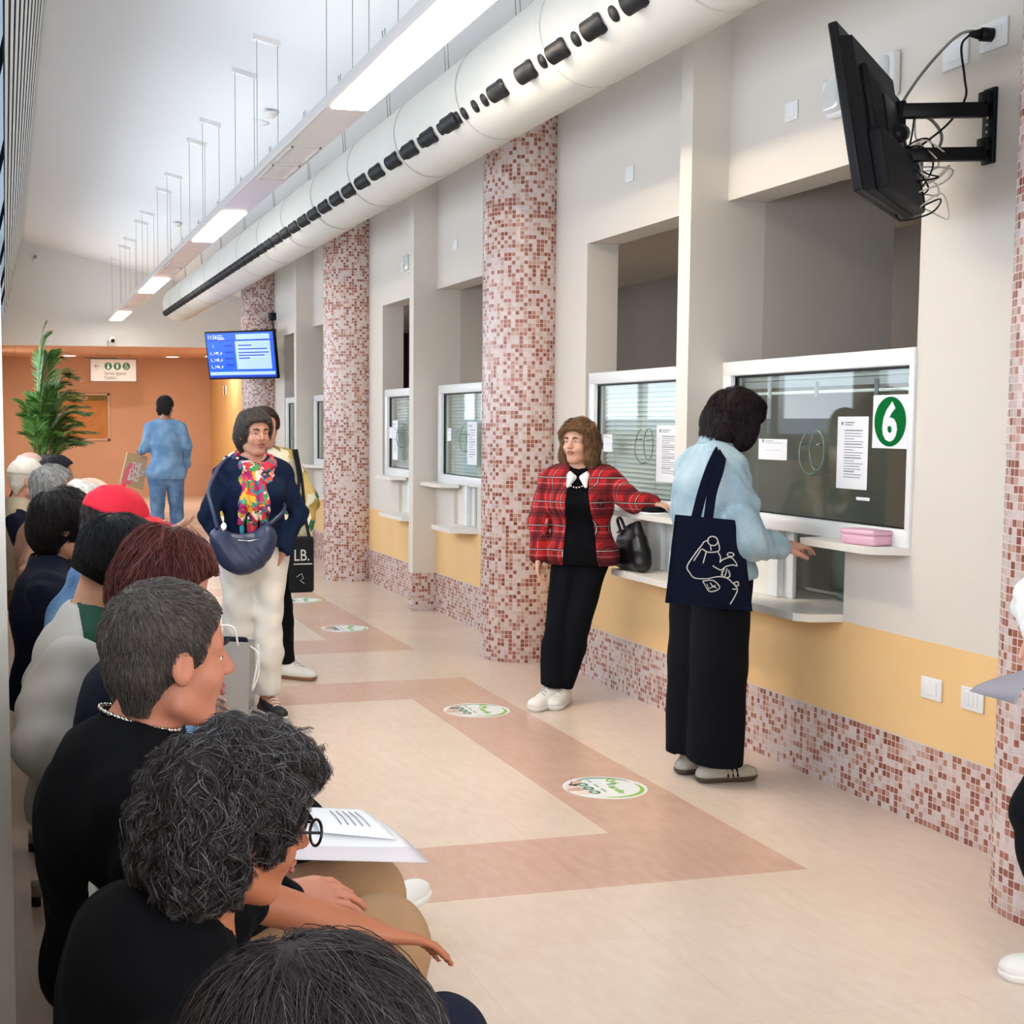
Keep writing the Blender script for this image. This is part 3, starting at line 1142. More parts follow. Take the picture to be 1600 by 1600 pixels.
b.tube(smooth_path([(WX - .06, 17.52, 2.82), (WX - .05, 17.5, 2.72), (WX - .12, 17.55, 2.66), (3.1, 17.5, 2.6)]), .008, 6)
b.build('cord', M_BLACK, fp)

# ------------------------------------------------------------------ suspended lamps
FX0, FX1, FZ = 1.68, 1.915, 3.20
lamp = thing('linear_lamp', (1.8, 10, FZ), 'long white suspended lamp running the length of the hall', 'lamp')
b = MB()
b.prism([(FX0, FZ), (FX1, FZ), (FX1 - .01, FZ + .05), (FX0 + .01, FZ + .05)], -3.5, 23.45, 1)
b.rbox((FX0 - .012, -3.5, FZ - .004), (FX0 + .002, 23.45, FZ + .055), .003)
b.build('housing', M_LIGHTBODY, lamp)
for ya in (-1.5, 4.62, 5.45, 11.08, 16.4, 21.5):
    b = MB()
    b.rbox((FX0 + .03, ya, FZ - .008), (FX1 - .012, ya + 1.83, FZ - .001), .003)
    b.build('light_panel', M_TUBE, lamp)
for ya in (-3.4, 3.4, 10.2, 17.0):  # hidden glowing strips, added to light the ceiling evenly
    b = MB()
    b.box((FX0 + .04, ya, FZ + .052), (FX1 - .04, ya + 6.4, FZ + .056))
    b.build('fill_panel', M_FILL, lamp)
M_LOUV = mat('lamp_louvre', '#dcd3cd', .25)
for ya in (8.35, 14.6, 20.0):
    b = MB()
    for k in range(2):
        y = ya + k * .62
        for p, q in (((FX0 + .03, y, FZ - .006), (FX1 - .02, y + .012, FZ)), ((FX0 + .03, y + .52, FZ - .006), (FX1 - .02, y + .532, FZ)),
                     ((FX0 + .03, y, FZ - .006), (FX0 + .04, y + .53, FZ)), ((FX1 - .03, y, FZ - .006), (FX1 - .02, y + .53, FZ))):
            b.box(p, q)
    b.build('blank_panel', M_LOUV, lamp)
cans = [-1.0, .9, 3.7, 4.6, 6.55, 7.45, 9.57, 10.5, 12.27, 13.16, 15.0, 15.96, 17.77, 18.58, 20.34, 21.24, 22.87]
for y in cans:
    for x in (1.72, 1.865):
        b = MB()
        b.tube([(x, y, FZ + .04), (x, y, zc(x) - .02)], .0022, 5, caps=False)
        b.build('wire', M_CABLEG, lamp)
    b = MB()
    xa, xb = 1.70, 1.88
    b.prism([(xa, zc(xa) - .035), (xb, zc(xb) - .035), (xb, zc(xb)), (xa, zc(xa))], y - .016, y + .016, 1)
    b.build('canopy', M_LIGHTBODY, lamp)

# ------------------------------------------------------------------ air duct of pale cloth with black nozzles
DX, DZ, DR = 2.54, 3.265, .25
duct = thing('air_duct', (DX, 8, DZ), 'long round cream cloth air duct along the counter wall', 'air duct')
b = MB()
seg = 40
yy = [-3.5]
rr = [DR]
y = -3.5
rnd = random.Random(2)
while y < 20.7:
    y += .035
    inseg = (y % 1.17)
    w = .0035 * math.sin(y * 180) * (1 if (y % 4.7) < 1.6 else .25) - (.006 if inseg < .036 else 0)
    yy.append(y)
    rr.append(DR + w)
yy += [20.78, 20.84, 20.86]
rr += [DR * .97, DR * .8, .02]
vs, fs = [], []
for a, r in zip(yy, rr):
    for k in range(seg):
        t = 2 * PI * k / seg
        vs.append((DX + r * math.cos(t), a, DZ + r * math.sin(t)))
for i in range(len(yy) - 1):
    for k in range(seg):
        k2 = (k + 1) % seg
        fs.append((i * seg + k, i * seg + k2, (i + 1) * seg + k2, (i + 1) * seg + k))
b.add(vs, fs, 0, True)
b.build('tube', M_DUCT, duct)
M_SEAM = mat('duct_seam', '#c9c6bb', .6)
for k in range(20):
    y = -3 + k * 1.17 + .6
    b = MB()
    b.lathe([(DR + .001, -.006), (DR + .004, -.004), (DR + .004, .004), (DR + .001, .006)], (0, 0, 0), 40, 0, axes((1, 0, 0), (0, 0, 1), (DX, y, DZ)))
    b.build('seam', M_SEAM, duct)
# outlets: open nozzles and closed dark caps alternate along the lower hall side
na = math.radians(180 + 33)
nd = Vector((math.cos(na), 0, math.sin(na)))
pos = []
y = 4.14
k = 0
while y < 20.5:
    if 6.6 < y < 6.9:
        pos += [(y - .11, 'cap'), (y + .03, 'cap'), (y + .30 - .10, 'cap'), (y + .31, 'cap')]
    else:
        pos.append((y, 'nozzle'))
        if k % 6 != 5 and not 6.2 < y < 6.6:
            pos.append((y + .235, 'cap'))
    y += .37
    k += 1
for y, t in pos:
    c = Vector((DX, y, DZ)) + nd * (DR - .012)
    b = MB()
    if t == 'cap':
        b.tube([c, c + nd * .018], .034, 16)
        b.build('outlet_cap', M_NOZ, duct)
    else:
        ax = (nd * .7 + Vector((0, 1.0, 0))).normalized()
        b.tube([c - ax * .02, c + ax * .02, c + ax * .021, c + ax * .085], [.046, .046, .043, .043], 18, caps=False)
        b.tube([c + ax * .085, c + ax * .084, c - ax * .02], [.043, .038, .038], 18, caps=False)
        b.build('outlet_nozzle', M_NOZ, duct)
for y in (5.2, 6.4, 7.5, 8.7, 9.9, 11.1, 12.6, 14.2, 15.8, 17.4, 19.0, 20.3):
    b = MB()
    z0 = DZ + DR
    for s in (-1, 1):
        b.tube([(DX - .12, y + s * .03, DZ + DR * .84), (DX - .16, y + s * .03, zc(DX - .16))], .0035, 5)
    b.tube([(DX - .16, y - .03, zc(DX - .16) - .25), (DX - .16, y + .03, zc(DX - .16) - .25)], .0035, 5)
    b.build('hanger', M_ALU, duct)

# ------------------------------------------------------------------ ceiling and header fittings
for x, y, l in ((2.154, 11.36, 'round white smoke detector above the second light panel of the long lamp'),
                (2.18, 17.91, 'round white smoke detector farther down the hall, above the third light panel')):
    o = thing('smoke_detector', (x, y, zc(x)), l, 'smoke detector')
    MB().lathe([(.02, -.02), (.06, -.02), (.065, 0), (0.0, .015)], (x, y, zc(x) - .015), 24).build('base', M_SOCKET, o)
    MB().lathe([(0, -.055), (.035, -.052), (.05, -.03), (.052, -.015), (0, -.014)], (x, y, zc(x) - .01), 24).build('sensor', M_LAM, o)
o = tag(MB().lathe([(0, -.03), (.06, -.025), (.075, -.005), (.075, .02)], (2.16, 11.8, zc(2.16)), 24).build('ceiling_sensor', M_SOCKET),
        'flat white disc on the ceiling just beyond the nearer smoke detector', 'sensor')
o = thing('security_camera', (1.764, Y1, 2.86), 'small white dome security camera on the header wall above the toilet sign', 'camera')
MB().rbox((1.71, Y1 - .10, 2.80), (1.82, Y1, 2.88), .02).build('bracket', M_SOCKET, o)
MB().sphere((1.764, Y1 - .10, 2.90), .068).build('housing', M_SOCKET, o)
MB().sphere((1.774, Y1 - .145, 2.885), .036).build('lens', M_BLACK, o)
o = thing('wall_lamp', (.538, Y1, 4.21), 'tiny wall fitting high on the header wall near the louvre blind', 'wall fitting')
MB().rbox((.51, Y1 - .05, 4.17), (.565, Y1, 4.25), .01).build('body', M_SOCKET, o)
MB().sphere((.538, Y1 - .06, 4.24), .03).build('cap', M_GREY, o)
for x, y, l in ((1.229, 27.4, 'round recessed downlight in the lobby soffit left of the toilet sign'), (3.207, 27.4, 'round recessed downlight in the lobby soffit right of the walking man'),
                (3.92, 27.0, 'round recessed downlight in the corner of the lobby soffit beside the blue screen')):
    o = thing('downlight', (x, y, 2.8), l, 'downlight', 'recessed downlights in the lobby soffit')
    MB().lathe([(.12, -.012), (.155, -.008), (.16, 0)], (x, y, 2.8), 28).build('rim', M_SOCKET, o)
    MB().disc((x, y, 2.790), .122, .122, 2, 28, .004).build('panel', M_DOWN, o)
for x, y in ((.4, 25.6), (2.2, 25.6), (3.6, 25.2)):
    l = bpy.data.lights.new('lobby_lamp', 'AREA')
    l.shape = 'DISK'
    l.size = .3
    l.energy = 32
    l.color = (1, .94, .86)
    lo = bpy.data.objects.new('lobby_lamp', l)
    COL.objects.link(lo)
    lo.location = (x, y, 2.78)

# hanging sign
sg = thing('hanging_sign', (1.69, 22.5, 2.52), 'white hanging sign with an arrow, three green toilet symbols and lettering', 'sign')
MB().rbox((1.332, 22.49, 2.174), (2.054, 22.51, 2.523), .004).build('panel', M_WHITE, sg)
b = MB()
for p, q in (((1.322, 22.485, 2.164), (2.064, 22.515, 2.176)), ((1.322, 22.485, 2.521), (2.064, 22.515, 2.533)), ((1.322, 22.485, 2.164), (1.334, 22.515, 2.533)), ((2.052, 22.485, 2.164), (2.064, 22.515, 2.533))):
    b.box(p, q)
b.box((1.24, 22.47, 2.535), (1.75, 22.53, 2.548))
b.build('frame', mat('sign_frame', '#6d625d', .5), sg)
b = MB()
for x in (1.42, 1.95):
    b.tube([(x, 22.5, 2.53), (x, 22.5, 2.5917)], .004, 6)
b.build('wire', M_CABLEG, sg)
ys_ = 22.488
for k in range(3):
    cx = 1.612 + k * .143
    d_ = MB().disc((cx, ys_ - .001, 2.413), .060, .060, 1, 28, .002).build('symbol', M_TEAL, sg)
    b = MB()
    if k < 2:
        b.disc((cx, ys_ - .002, 2.446), .011, .011, 1, 12, .002)
        b.prism([(cx - .019, 2.432), (cx - .009, 2.372), (cx + .009, 2.372), (cx + .019, 2.432)] if k == 1 else [(cx - .009, 2.432), (cx - .022, 2.385), (cx - .008, 2.368), (cx + .008, 2.368), (cx + .022, 2.385), (cx + .009, 2.432)], ys_ - .002, ys_, 1)
    else:
        b.disc((cx - .006, ys_ - .002, 2.447), .009, .009, 1, 12, .002)
        b.tube([(cx - .006, ys_ - .001, 2.435), (cx - .003, ys_ - .001, 2.41), (cx + .018, ys_ - .001, 2.405), (cx + .026, ys_ - .001, 2.38)], .006, 6)
        b.tube([(cx + .018 * math.cos(a) - .004, ys_ - .001, 2.393 + .022 * math.sin(a)) for a in [2.2 + .35 * q for q in range(12)]], .004, 6)
    b.build('pictogram', M_WHITE, d_)
b = MB()
b.tube([(1.40, ys_, 2.413), (1.475, ys_, 2.413)], .005, 6)
b.tube([(1.43, ys_, 2.45), (1.397, ys_, 2.413), (1.43, ys_, 2.376)], .005, 6)
b.build('arrow', M_INK, sg)
MX = axes((1, 0, 0), (0, 0, 1), (1.55, ys_, 2.275))
text('lettering', 'Servizi Igienici', .075, M_INK, sg, MX, .0005, sx=.82)
text('lettering', 'Pubblici', .075, M_INK, sg, axes((1, 0, 0), (0, 0, 1), (1.55, ys_, 2.205)), .0005, sx=.82)

sg.location = (2.028, 27.0, 2.714)
sg.scale = (1.2, 1.2, 1.2)

# notice board
nb = thing('notice_board', (1.4, Y2, 1.16), 'cork notice board with a metal frame on the terracotta back wall', 'notice board')
box('board', (.73, Y2 - .02, 1.18), (2.01, Y2 - .004, 2.06), mat('cork', '#c2834c', .9, var=.1, scale=6), nb)
b = MB()
for p, q in (((.70, Y2 - .035, 1.15), (2.04, Y2 - .003, 1.185)), ((.70, Y2 - .035, 2.055), (2.04, Y2 - .003, 2.085)), ((.70, Y2 - .035, 1.15), (.735, Y2 - .003, 2.085)), ((2.005, Y2 - .035, 1.15), (2.04, Y2 - .003, 2.085))):
    b.box(p, q)
b.build('frame', mat('board_frame', '#cdb59c', .4, metal=.4), nb)
b = MB()
for x in (.715, 2.02):
    for z in (1.165, 2.07):
        b.sphere((x, Y2 - .03, z), .028, 10, 8)
b.build('corner_caps', mat('board_caps', '#4a2f22', .5), nb)
box('header_strip', (.74, Y2 - .026, 1.945), (2.0, Y2 - .018, 2.05), mat('board_header', '#7d6a36', .8, var=.2, scale=20), nb)
text('lettering', 'PIANO', .085, mat('board_ink', '#cdbf94', .8), nb, axes((1, 0, 0), (0, 0, 1), (.80, Y2 - .028, 1.965)), .002)
text('lettering', 'MILLE', .085, bpy.data.materials['board_ink'], nb, axes((1, 0, 0), (0, 0, 1), (1.40, Y2 - .028, 1.965)), .002)
o = thing('thermostat', (4.08, 26.25, 2.12), 'small white box with a dark edge on the amber lobby wall', 'thermostat')
MB().rbox((4.045, 26.15, 2.03), (4.08, 26.35, 2.21), .006).build('body', M_SOCKET, o)
MB().rbox((4.035, 26.13, 2.03), (4.05, 26.16, 2.21), .004).build('edge', M_INKD, o)

# ------------------------------------------------------------------ floor stickers
STK = [(2.43, 5.31, 'round floor sticker with green rim and hand drawings, closest to the denim-shirted woman'),
       (2.42, 6.93, 'round floor sticker with green rim in front of the plaid-jacketed woman'),
       (2.43, 9.95, 'round floor sticker on the pink band right of the white-trousered woman'),
       (2.447, 11.62, 'farthest round floor sticker beside the black tote bag')]
M_STW = mat('sticker_white', '#eef1ee', .35)
M_STH = mat('sticker_skin', '#f0d9cc', .4)
M_STHL = mat('sticker_skin_dark', '#dcb3a1', .4)
for x, y, l in STK:
    s = empty('floor_sticker', (x, y, 0), l, 'floor sticker', 'round stickers on the pink floor band')
    MB().disc((0, 0, .0004), .178, .178, 2, 56, .0012).build('disc', M_STW, s)
    b = MB()

    def arcb(a0, a1, r0, r1, mi):
        n = 22
        for k in range(n):
            t0, t1 = a0 + (a1 - a0) * k / n, a0 + (a1 - a0) * (k + 1) / n
            w0, w1 = math.sin(PI * k / n) ** .5, math.sin(PI * (k + 1) / n) ** .5
            b.add([(r0 * math.cos(t0), r0 * math.sin(t0), .002), ((r0 + (r1 - r0) * w0) * math.cos(t0), (r0 + (r1 - r0) * w0) * math.sin(t0), .002),
                   ((r0 + (r1 - r0) * w1) * math.cos(t1), (r0 + (r1 - r0) * w1) * math.sin(t1), .002), (r0 * math.cos(t1), r0 * math.sin(t1), .002)], [(0, 1, 2, 3)], mi)
    arcb(math.radians(20), math.radians(125), .148, .162, 0)
    b.build('dark_rim', [M_TEAL, M_GREENL], s)
    b = MB()
    arcb(math.radians(-115), math.radians(12), .146, .166, 1)
    b.build('lime_rim', [M_TEAL, M_GREENL], s)
    b = MB()
    for k, (hx, hy, aa) in enumerate(((-.135, .045, .5), (-.14, -.005, 0), (-.12, -.06, -.4), (-.10, .085, .8))):
        Mh = Matrix.Translation((hx, hy, .0022)) @ Matrix.Rotation(aa, 4, 'Z')
        b.prism([(-.035, -.018), (.02, -.02), (.06, -.008), (.065, .004), (.03, .018), (-.03, .02)], 0, .0006, 2, k % 2, Mh)
        b.prism([(.01, .01), (.045, .03), (.05, .037), (.0, .02)], 0, .0006, 2, k % 2, Mh)
    b.build('hands', [M_STH, M_STHL], s)
    b = MB()
    for k in range(3):
        cy = .062 - k * .062
        b.lathe([(.014, .0022), (.014, .0034), (.024, .0034), (.024, .0022)], (-.075, cy, 0), 20)
    b.build('badge', M_TEAL, s)
    b = MB()
    for k in range(3):
        b.box((-.028, .085 - k * .075, .0022), (-.022, .13 - k * .075 - .0, .0032))
    b.build('small_print', M_INK, s)
    text('lettering', 'Qui', .052, M_GREENL, s, axes((0, -1, 0), (1, 0, 0), (.055, .125, .0022)), .001, .0005)
    text('lettering', 'i', .06, M_TEAL, s, axes((0, -1, 0), (1, 0, 0), (.03, .048, .0022)), .002, .0005)
    text('lettering', 'tardio', .052, M_GREENL, s, axes((0, -1, 0), (1, 0, 0), (.02, .02, .0022)), .001, .0005)

# ------------------------------------------------------------------ beam benches along the window wall
bx0 = .10
starts = [.72, 2.74, 4.76, 6.80, 8.84, 10.88]
first = None
LB = ['nearest beam bench of white seats along the windows, under the curly-haired person', 'second beam bench of white seats, under the man with the silver chain',
      'third beam bench of white seats, under the red-capped man', 'fourth beam bench of white seats, under the grey-haired man in a brown jacket',
      'fifth beam bench of white seats, under the man in the cream cap', 'last beam bench of white seats beside the potted palm']


def bench(y0, label):
    t = empty('beam_bench', (.30, y0, 0), label, 'bench', 'beam benches along the windows')
    b = MB()
    b.rbox((-.03, .06, .33), (.03, 1.90, .39), .006)
    b.build('beam', M_STEEL, t)
    for yy in (.26, 1.70):
        b = MB()
        b.rbox((-.02, yy - .025, .05), (.02, yy + .025, .335), .005)
        b.rbox((-.25, yy - .03, .035), (.28, yy + .03, .075), .006)
        lg = b.build('leg', M_STEEL, t)
        for x in (-.235, .265):
            b = MB()
            b.tube([(x, yy, 0), (x, yy, .04)], .016, 10)
            b.build('foot', M_BLACK, lg)
    for k in range(4):
        yc = .245 + k * .49
        # moulded shell: seat and back in one sweep
        prof = [(.27, .430), (.22, .445), (.05, .432), (-.07, .425), (-.12, .455), (-.145, .53), (-.17, .65), (-.195, .76), (-.21, .81)]
        prof = [(p.x, p.z) for p in smooth_path([(x, 0, z) for x, z in prof], 4)]
        n = len(prof)
        vs, fs = [], []
        W = 8
        for i, (x, z) in enumerate(prof):
            tt = i / (n - 1)
            hw = .215 if tt < .7 else .215 - .05 * ((tt - .7) / .3) ** 2
            for j in range(W + 1):
                s_ = -1 + 2 * j / W
                dx = (.035 * s_ * s_ if tt > .5 else 0) * min(1, (tt - .5) * 4)
                dz = (.018 * s_ ** 4 if tt < .5 else 0)
                vs.append((x + dx, yc + hw * s_, z + dz))
        for i in range(n - 1):
            for j in range(W):
                a = i * (W + 1) + j
                fs.append((a, a + 1, a + W + 2, a + W + 1))
        o = MB().add(vs, fs, 0, True).build('seat', M_CHAIR, t)
        so = o.modifiers.new('thickness', 'SOLIDIFY')
        so.thickness = .012
    return t


for y0, l in zip(starts, LB):
    bench(y0, l)

# ------------------------------------------------------------------ palm in a dark pot
pm = thing('potted_palm', (.36, 20.2, 0), 'tall green palm in a dark pot against the far end of the window wall', 'plant')
PC = Vector((.46, 20.2, 0))
b = MB()
b.lathe([(0, .0), (.20, .0), (.29, .30), (.33, .60), (.36, .62), (.36, .66), (.31, .66), (.30, .58), (0, .58)], PC, 28)
b.build('pot', mat('pot_dark', '#1c1d1f', .35), pm)
b = MB()
b.disc((PC.x, PC.y, .575), .30, .30, 2, 24, .02)
b.build('soil', mat('soil', '#2b2019', .95), pm)
M_LEAF = NT('palm_leaf')
g_ = M_LEAF.n('ShaderNodeNewGeometry')
M_LEAF.l(M_LEAF.ramp(g_.outputs['Random Per Island'], [(0, '#2f6a2c'), (.5, '#4d8a3a'), (1, '#8aa04e')]), M_LEAF.b.inputs['Base Color'])
M_LEAF.b.inputs['Roughness'].default_value = .45
M_LEAF = M_LEAF.m
M_STEM = mat('palm_stem', '#7d8a4a', .6)
rnd = random.Random(11)
fronds = [(.0, 2.9, .12), (.2, 2.75, .18), (1.0, 2.5, .15), (.3, 2.35, .35), (.45, 2.6, .30), (-.1, 2.45, .2), (.9, 2.2, .75), (.3, 1.95, .55), (1.6, 1.9, .5), (-.6, 2.0, .25), (2.4, 1.8, .4), (-1.4, 1.9, .5), (3.6, 1.9, .3),
          (.15, 1.75, .7), (.7, 1.55, .7), (-.3, 1.6, .5), (-1.9, 1.6, .55), (1.2, 1.5, .5), (-.9, 1.45, .55), (.45, 1.35, .6), (-2.2, 1.35, .5), (0.0, 1.3, .6), (2.0, 1.4, .4), (.1, 2.3, .45), (.6, 1.85, .85), (-.2, 1.75, .75), (.25, 1.45, .85), (1.0, 1.65, .65), (-.5, 1.3, .7), (.8, 1.25, .8), (-1.2, 1.7, .35), (.5, 2.05, .65)]
for az, h, sp in fronds:
    dr = Vector((math.cos(az), math.sin(az) * .8, 0))
    if dr.x < 0:
        sp *= .45
    else:
        sp *= 1.0
    p0 = Vector((PC.x + rnd.uniform(-.08, .08), PC.y + rnd.uniform(-.1, .1), .6))
    top = h
    ctrl = [p0, p0 + dr * sp * .15 + Vector((0, 0, (top - .6) * .5)), p0 + dr * sp * .5 + Vector((0, 0, (top - .6) * .88)), p0 + dr * sp + Vector((0, 0, (top - .6) * (1.0 if sp < .3 else .92)))]
    pts = smooth_path(ctrl, 10)
    b = MB()
    b.tube(pts, [.012 * (1 - .75 * i / (len(pts) - 1)) for i in range(len(pts))], 6)
    st = b.build('frond', M_STEM, pm)
    b = MB()
    n = len(pts)
    for i in range(int(n * .42), n):
        t = (i - n * .42) / (n * .58)
        ax = (pts[min(i + 1, n - 1)] - pts[i - 1]).normalized()
        side = ax.cross(Vector((0, 0, 1)))
        side = side.normalized() if side.length > .05 else Vector((0, 1, 0))
        L_ = .38 * math.sin(PI * (.18 + .74 * t)) * (0.8 + .2 * h / 2.5)
        for s_ in (-1, 1):
            for q in (0, .33, .66):
                base = pts[i - 1].lerp(pts[i], q)
                dv = (ax * .75 + side * s_ * .8 + Vector((0, 0, rnd.uniform(-.1, .15)))).normalized()
                tip = base + dv * L_ + Vector((0, 0, -.16 * L_))
                tip.x = max(tip.x, -.04)
                mid = base + dv * L_ * .5
                wv = ax.cross(dv).cross(dv)  .normalized() * .012
                b.add([base, mid + wv, tip, mid - wv], [(0, 1, 2, 3)])
    b.build('leaflets', M_LEAF, st)

# ------------------------------------------------------------------ people: soft shapes blended in a small field, one skin each
def V3(*a):
    return np.array(a, float)


def unit(v):
    v = np.asarray(v, float)
    return v / (np.linalg.norm(v) + 1e-12)


class Field:
    def __init__(s, lo, hi, h):
        s.h = h
        s.lo = np.asarray(lo, float)
        s.n = np.ceil((np.asarray(hi, float) - s.lo) / h).astype(int) + 1
        s.F = np.full(s.n, .2, np.float32)

    def sub(s, lo, hi):
        a = np.clip(np.floor((lo - s.lo) / s.h).astype(int), 0, s.n)
        b = np.clip(np.ceil((hi - s.lo) / s.h).astype(int) + 1, 0, s.n)
        if (b <= a).any():
            return None
        g = [s.lo[i] + s.h * np.arange(a[i], b[i]) for i in range(3)]
        return (slice(a[0], b[0]), slice(a[1], b[1]), slice(a[2], b[2])), g[0][:, None, None], g[1][None, :, None], g[2][None, None, :]

    def put(s, sl, d, k, op):
        F = s.F[sl]
        d = d.astype(np.float32)
        if op == 'u':
            if k > 0:
                hh = np.clip(.5 + .5 * (F - d) / k, 0, 1)
                s.F[sl] = F + (d - F) * hh - k * hh * (1 - hh)
            else:
                s.F[sl] = np.minimum(F, d)
        else:
            d = -d
            if k > 0:
                hh = np.clip(.5 - .5 * (F - d) / k, 0, 1)
                s.F[sl] = F + (d - F) * hh + k * hh * (1 - hh)
            else:
                s.F[sl] = np.maximum(F, d)

    def cone(s, a, b, ra, rb, k=.012, flat=None, op='u'):
        """limb from a to b; flat=(axis, scale) squeezes it along an axis"""
        a, b = np.asarray(a, float), np.asarray(b, float)
        m = max(ra, rb) * (1.02 if flat is None or flat[1] <= 1 else flat[1]) + k + 2 * s.h
        r = s.sub(np.minimum(a, b) - m, np.maximum(a, b) + m)
        if r is None:
            return
        sl, X, Y, Z = r
        px, py, pz = X - a[0], Y - a[1], Z - a[2]
        ab = b - a
        if flat is not None:
            u, sc = unit(flat[0]), 1 / flat[1] - 1
            dt = px * u[0] + py * u[1] + pz * u[2]
            px, py, pz = px + u[0] * dt * sc, py + u[1] * dt * sc, pz + u[2] * dt * sc
            ab = ab + u * ab.dot(u) * sc
        L = ab.dot(ab) + 1e-12
        t = np.clip((px * ab[0] + py * ab[1] + pz * ab[2]) / L, 0, 1)
        d = np.sqrt((px - ab[0] * t) ** 2 + (py - ab[1] * t) ** 2 + (pz - ab[2] * t) ** 2) - (ra + (rb - ra) * t)
        if flat is not None and flat[1] < 1:
            d = d * (flat[1] * .5 + .5)
        s.put(sl, d, k, op)

    def ell(s, c, r, k=.012, R=None, op='u'):
        c, r = np.asarray(c, float), np.asarray(r, float)
        m = r.max() + k + 2 * s.h
        q = s.sub(c - m, c + m)
        if q is None:
            return
        sl, X, Y, Z = q
        px, py, pz = X - c[0], Y - c[1], Z - c[2]
        if R is not None:
            px, py, pz = (R[0][i] * 0 for i in range(3)) if False else tuple(px * R[i][0] + py * R[i][1] + pz * R[i][2] for i in range(3))
        k0 = np.sqrt((px / r[0]) ** 2 + (py / r[1]) ** 2 + (pz / r[2]) ** 2)
        k1 = np.sqrt((px / r[0] ** 2) ** 2 + (py / r[1] ** 2) ** 2 + (pz / r[2] ** 2) ** 2) + 1e-9
        s.put(sl, k0 * (k0 - 1) / k1, k, op)

    def grid(s):
        return [s.lo[i] + s.h * np.arange(s.n[i]).reshape([-1 if j == i else 1 for j in range(3)]) for i in range(3)]

    def cut(s, p, n, k=0.0):
        """drop what lies on the side the normal points to"""
        X, Y, Z = s.grid()
        n = unit(n)
        d = ((X - p[0]) * n[0] + (Y - p[1]) * n[1] + (Z - p[2]) * n[2]).astype(np.float32)
        s.F = np.maximum(s.F, d)

    def folds(s, amp, f, seed=0, st=(1, 1, 1)):
        """soft creases"""
        X, Y, Z = s.grid()
        rs = np.random.RandomState(seed)
        out = 0
        for i in range(4):
            w = rs.uniform(-1, 1, 3) * f * (1 + .5 * i) * np.asarray(st)
            v = rs.uniform(-1, 1, 3) * f * .6
            ph = rs.uniform(0, 6.3, 2)
            out = out + np.sin(X * w[0] + Y * w[1] + Z * w[2] + ph[0] + 1.6 * np.sin(X * v[0] + Y * v[1] + Z * v[2] + ph[1])) / (1 + .6 * i)
        s.F = s.F + (amp * out).astype(np.float32)

    def sample(s, P):
        q = (P - s.lo) / s.h
        i = np.clip(np.floor(q).astype(int), 0, s.n - 2)
        f = np.clip(q - i, 0, 1)
        r = 0
        for a in (0, 1):
            for b in (0, 1):
                for c in (0, 1):
                    w = (f[:, 0] if a else 1 - f[:, 0]) * (f[:, 1] if b else 1 - f[:, 1]) * (f[:, 2] if c else 1 - f[:, 2])
                    r = r + w * s.F[i[:, 0] + a, i[:, 1] + b, i[:, 2] + c]
        return r

    def grad(s, P):
        g = np.stack([s.sample(P + e) - s.sample(P - e) for e in np.eye(3) * s.h], 1)
        return g / (np.linalg.norm(g, axis=1, keepdims=True) + 1e-9)

    def surface(s):
        F = s.F.copy()
        F[0], F[-1], F[:, 0], F[:, -1], F[:, :, 0], F[:, :, -1] = (.1,) * 6
        ins = F < 0
        cnt = np.zeros(np.array(F.shape) - 1, np.int32)
        acc = np.zeros(tuple(np.array(F.shape) - 1) + (3,), np.float32)
        nx, ny, nz = F.shape
        for ax in range(3):
            sl0, sl1 = [slice(None)] * 3, [slice(None)] * 3
            sl0[ax], sl1[ax] = slice(0, -1), slice(1, None)
            A, B = F[tuple(sl0)], F[tuple(sl1)]
            cr = ins[tuple(sl0)] != ins[tuple(sl1)]
            I = np.argwhere(cr)
            a, b = A[cr], B[cr]
            t = a / (a - b)
            P = I.astype(np.float32)
            P[:, ax] += t
            o = [q for q in range(3) if q != ax]
            for da in (0, 1):
                for db in (0, 1):
                    J = I.copy()
                    J[:, o[0]] -= da
                    J[:, o[1]] -= db
                    ok = (J >= 0).all(1) & (J < np.array(cnt.shape)).all(1)
                    J = J[ok]
                    np.add.at(cnt, (J[:, 0], J[:, 1], J[:, 2]), 1)
                    np.add.at(acc, (J[:, 0], J[:, 1], J[:, 2]), P[ok])
        act = cnt > 0
        idx = np.full(cnt.shape, -1, np.int64)
        idx[act] = np.arange(act.sum())
        verts = s.lo + s.h * (acc[act] / cnt[act][:, None])
        faces = []
        for ax in range(3):
            sl0, sl1 = [slice(None)] * 3, [slice(None)] * 3
            sl0[ax], sl1[ax] = slice(0, -1), slice(1, None)
            cr = ins[tuple(sl0)] != ins[tuple(sl1)]
            I = np.argwhere(cr)
            fl = ins[tuple(sl0)][cr]
            o = [(1, 2), (2, 0), (0, 1)][ax]
            q = []
            for da, db in ((0, 0), (1, 0), (1, 1), (0, 1)):
                J = I.copy()
                J[:, o[0]] -= da
                J[:, o[1]] -= db
                J = np.clip(J, 0, np.array(cnt.shape) - 1)
                q.append(idx[J[:, 0], J[:, 1], J[:, 2]])
            Q = np.stack(q, 1)
            Q[~fl] = Q[~fl][:, ::-1]
            faces.append(Q[(Q >= 0).all(1)])
        return verts, np.concatenate(faces)

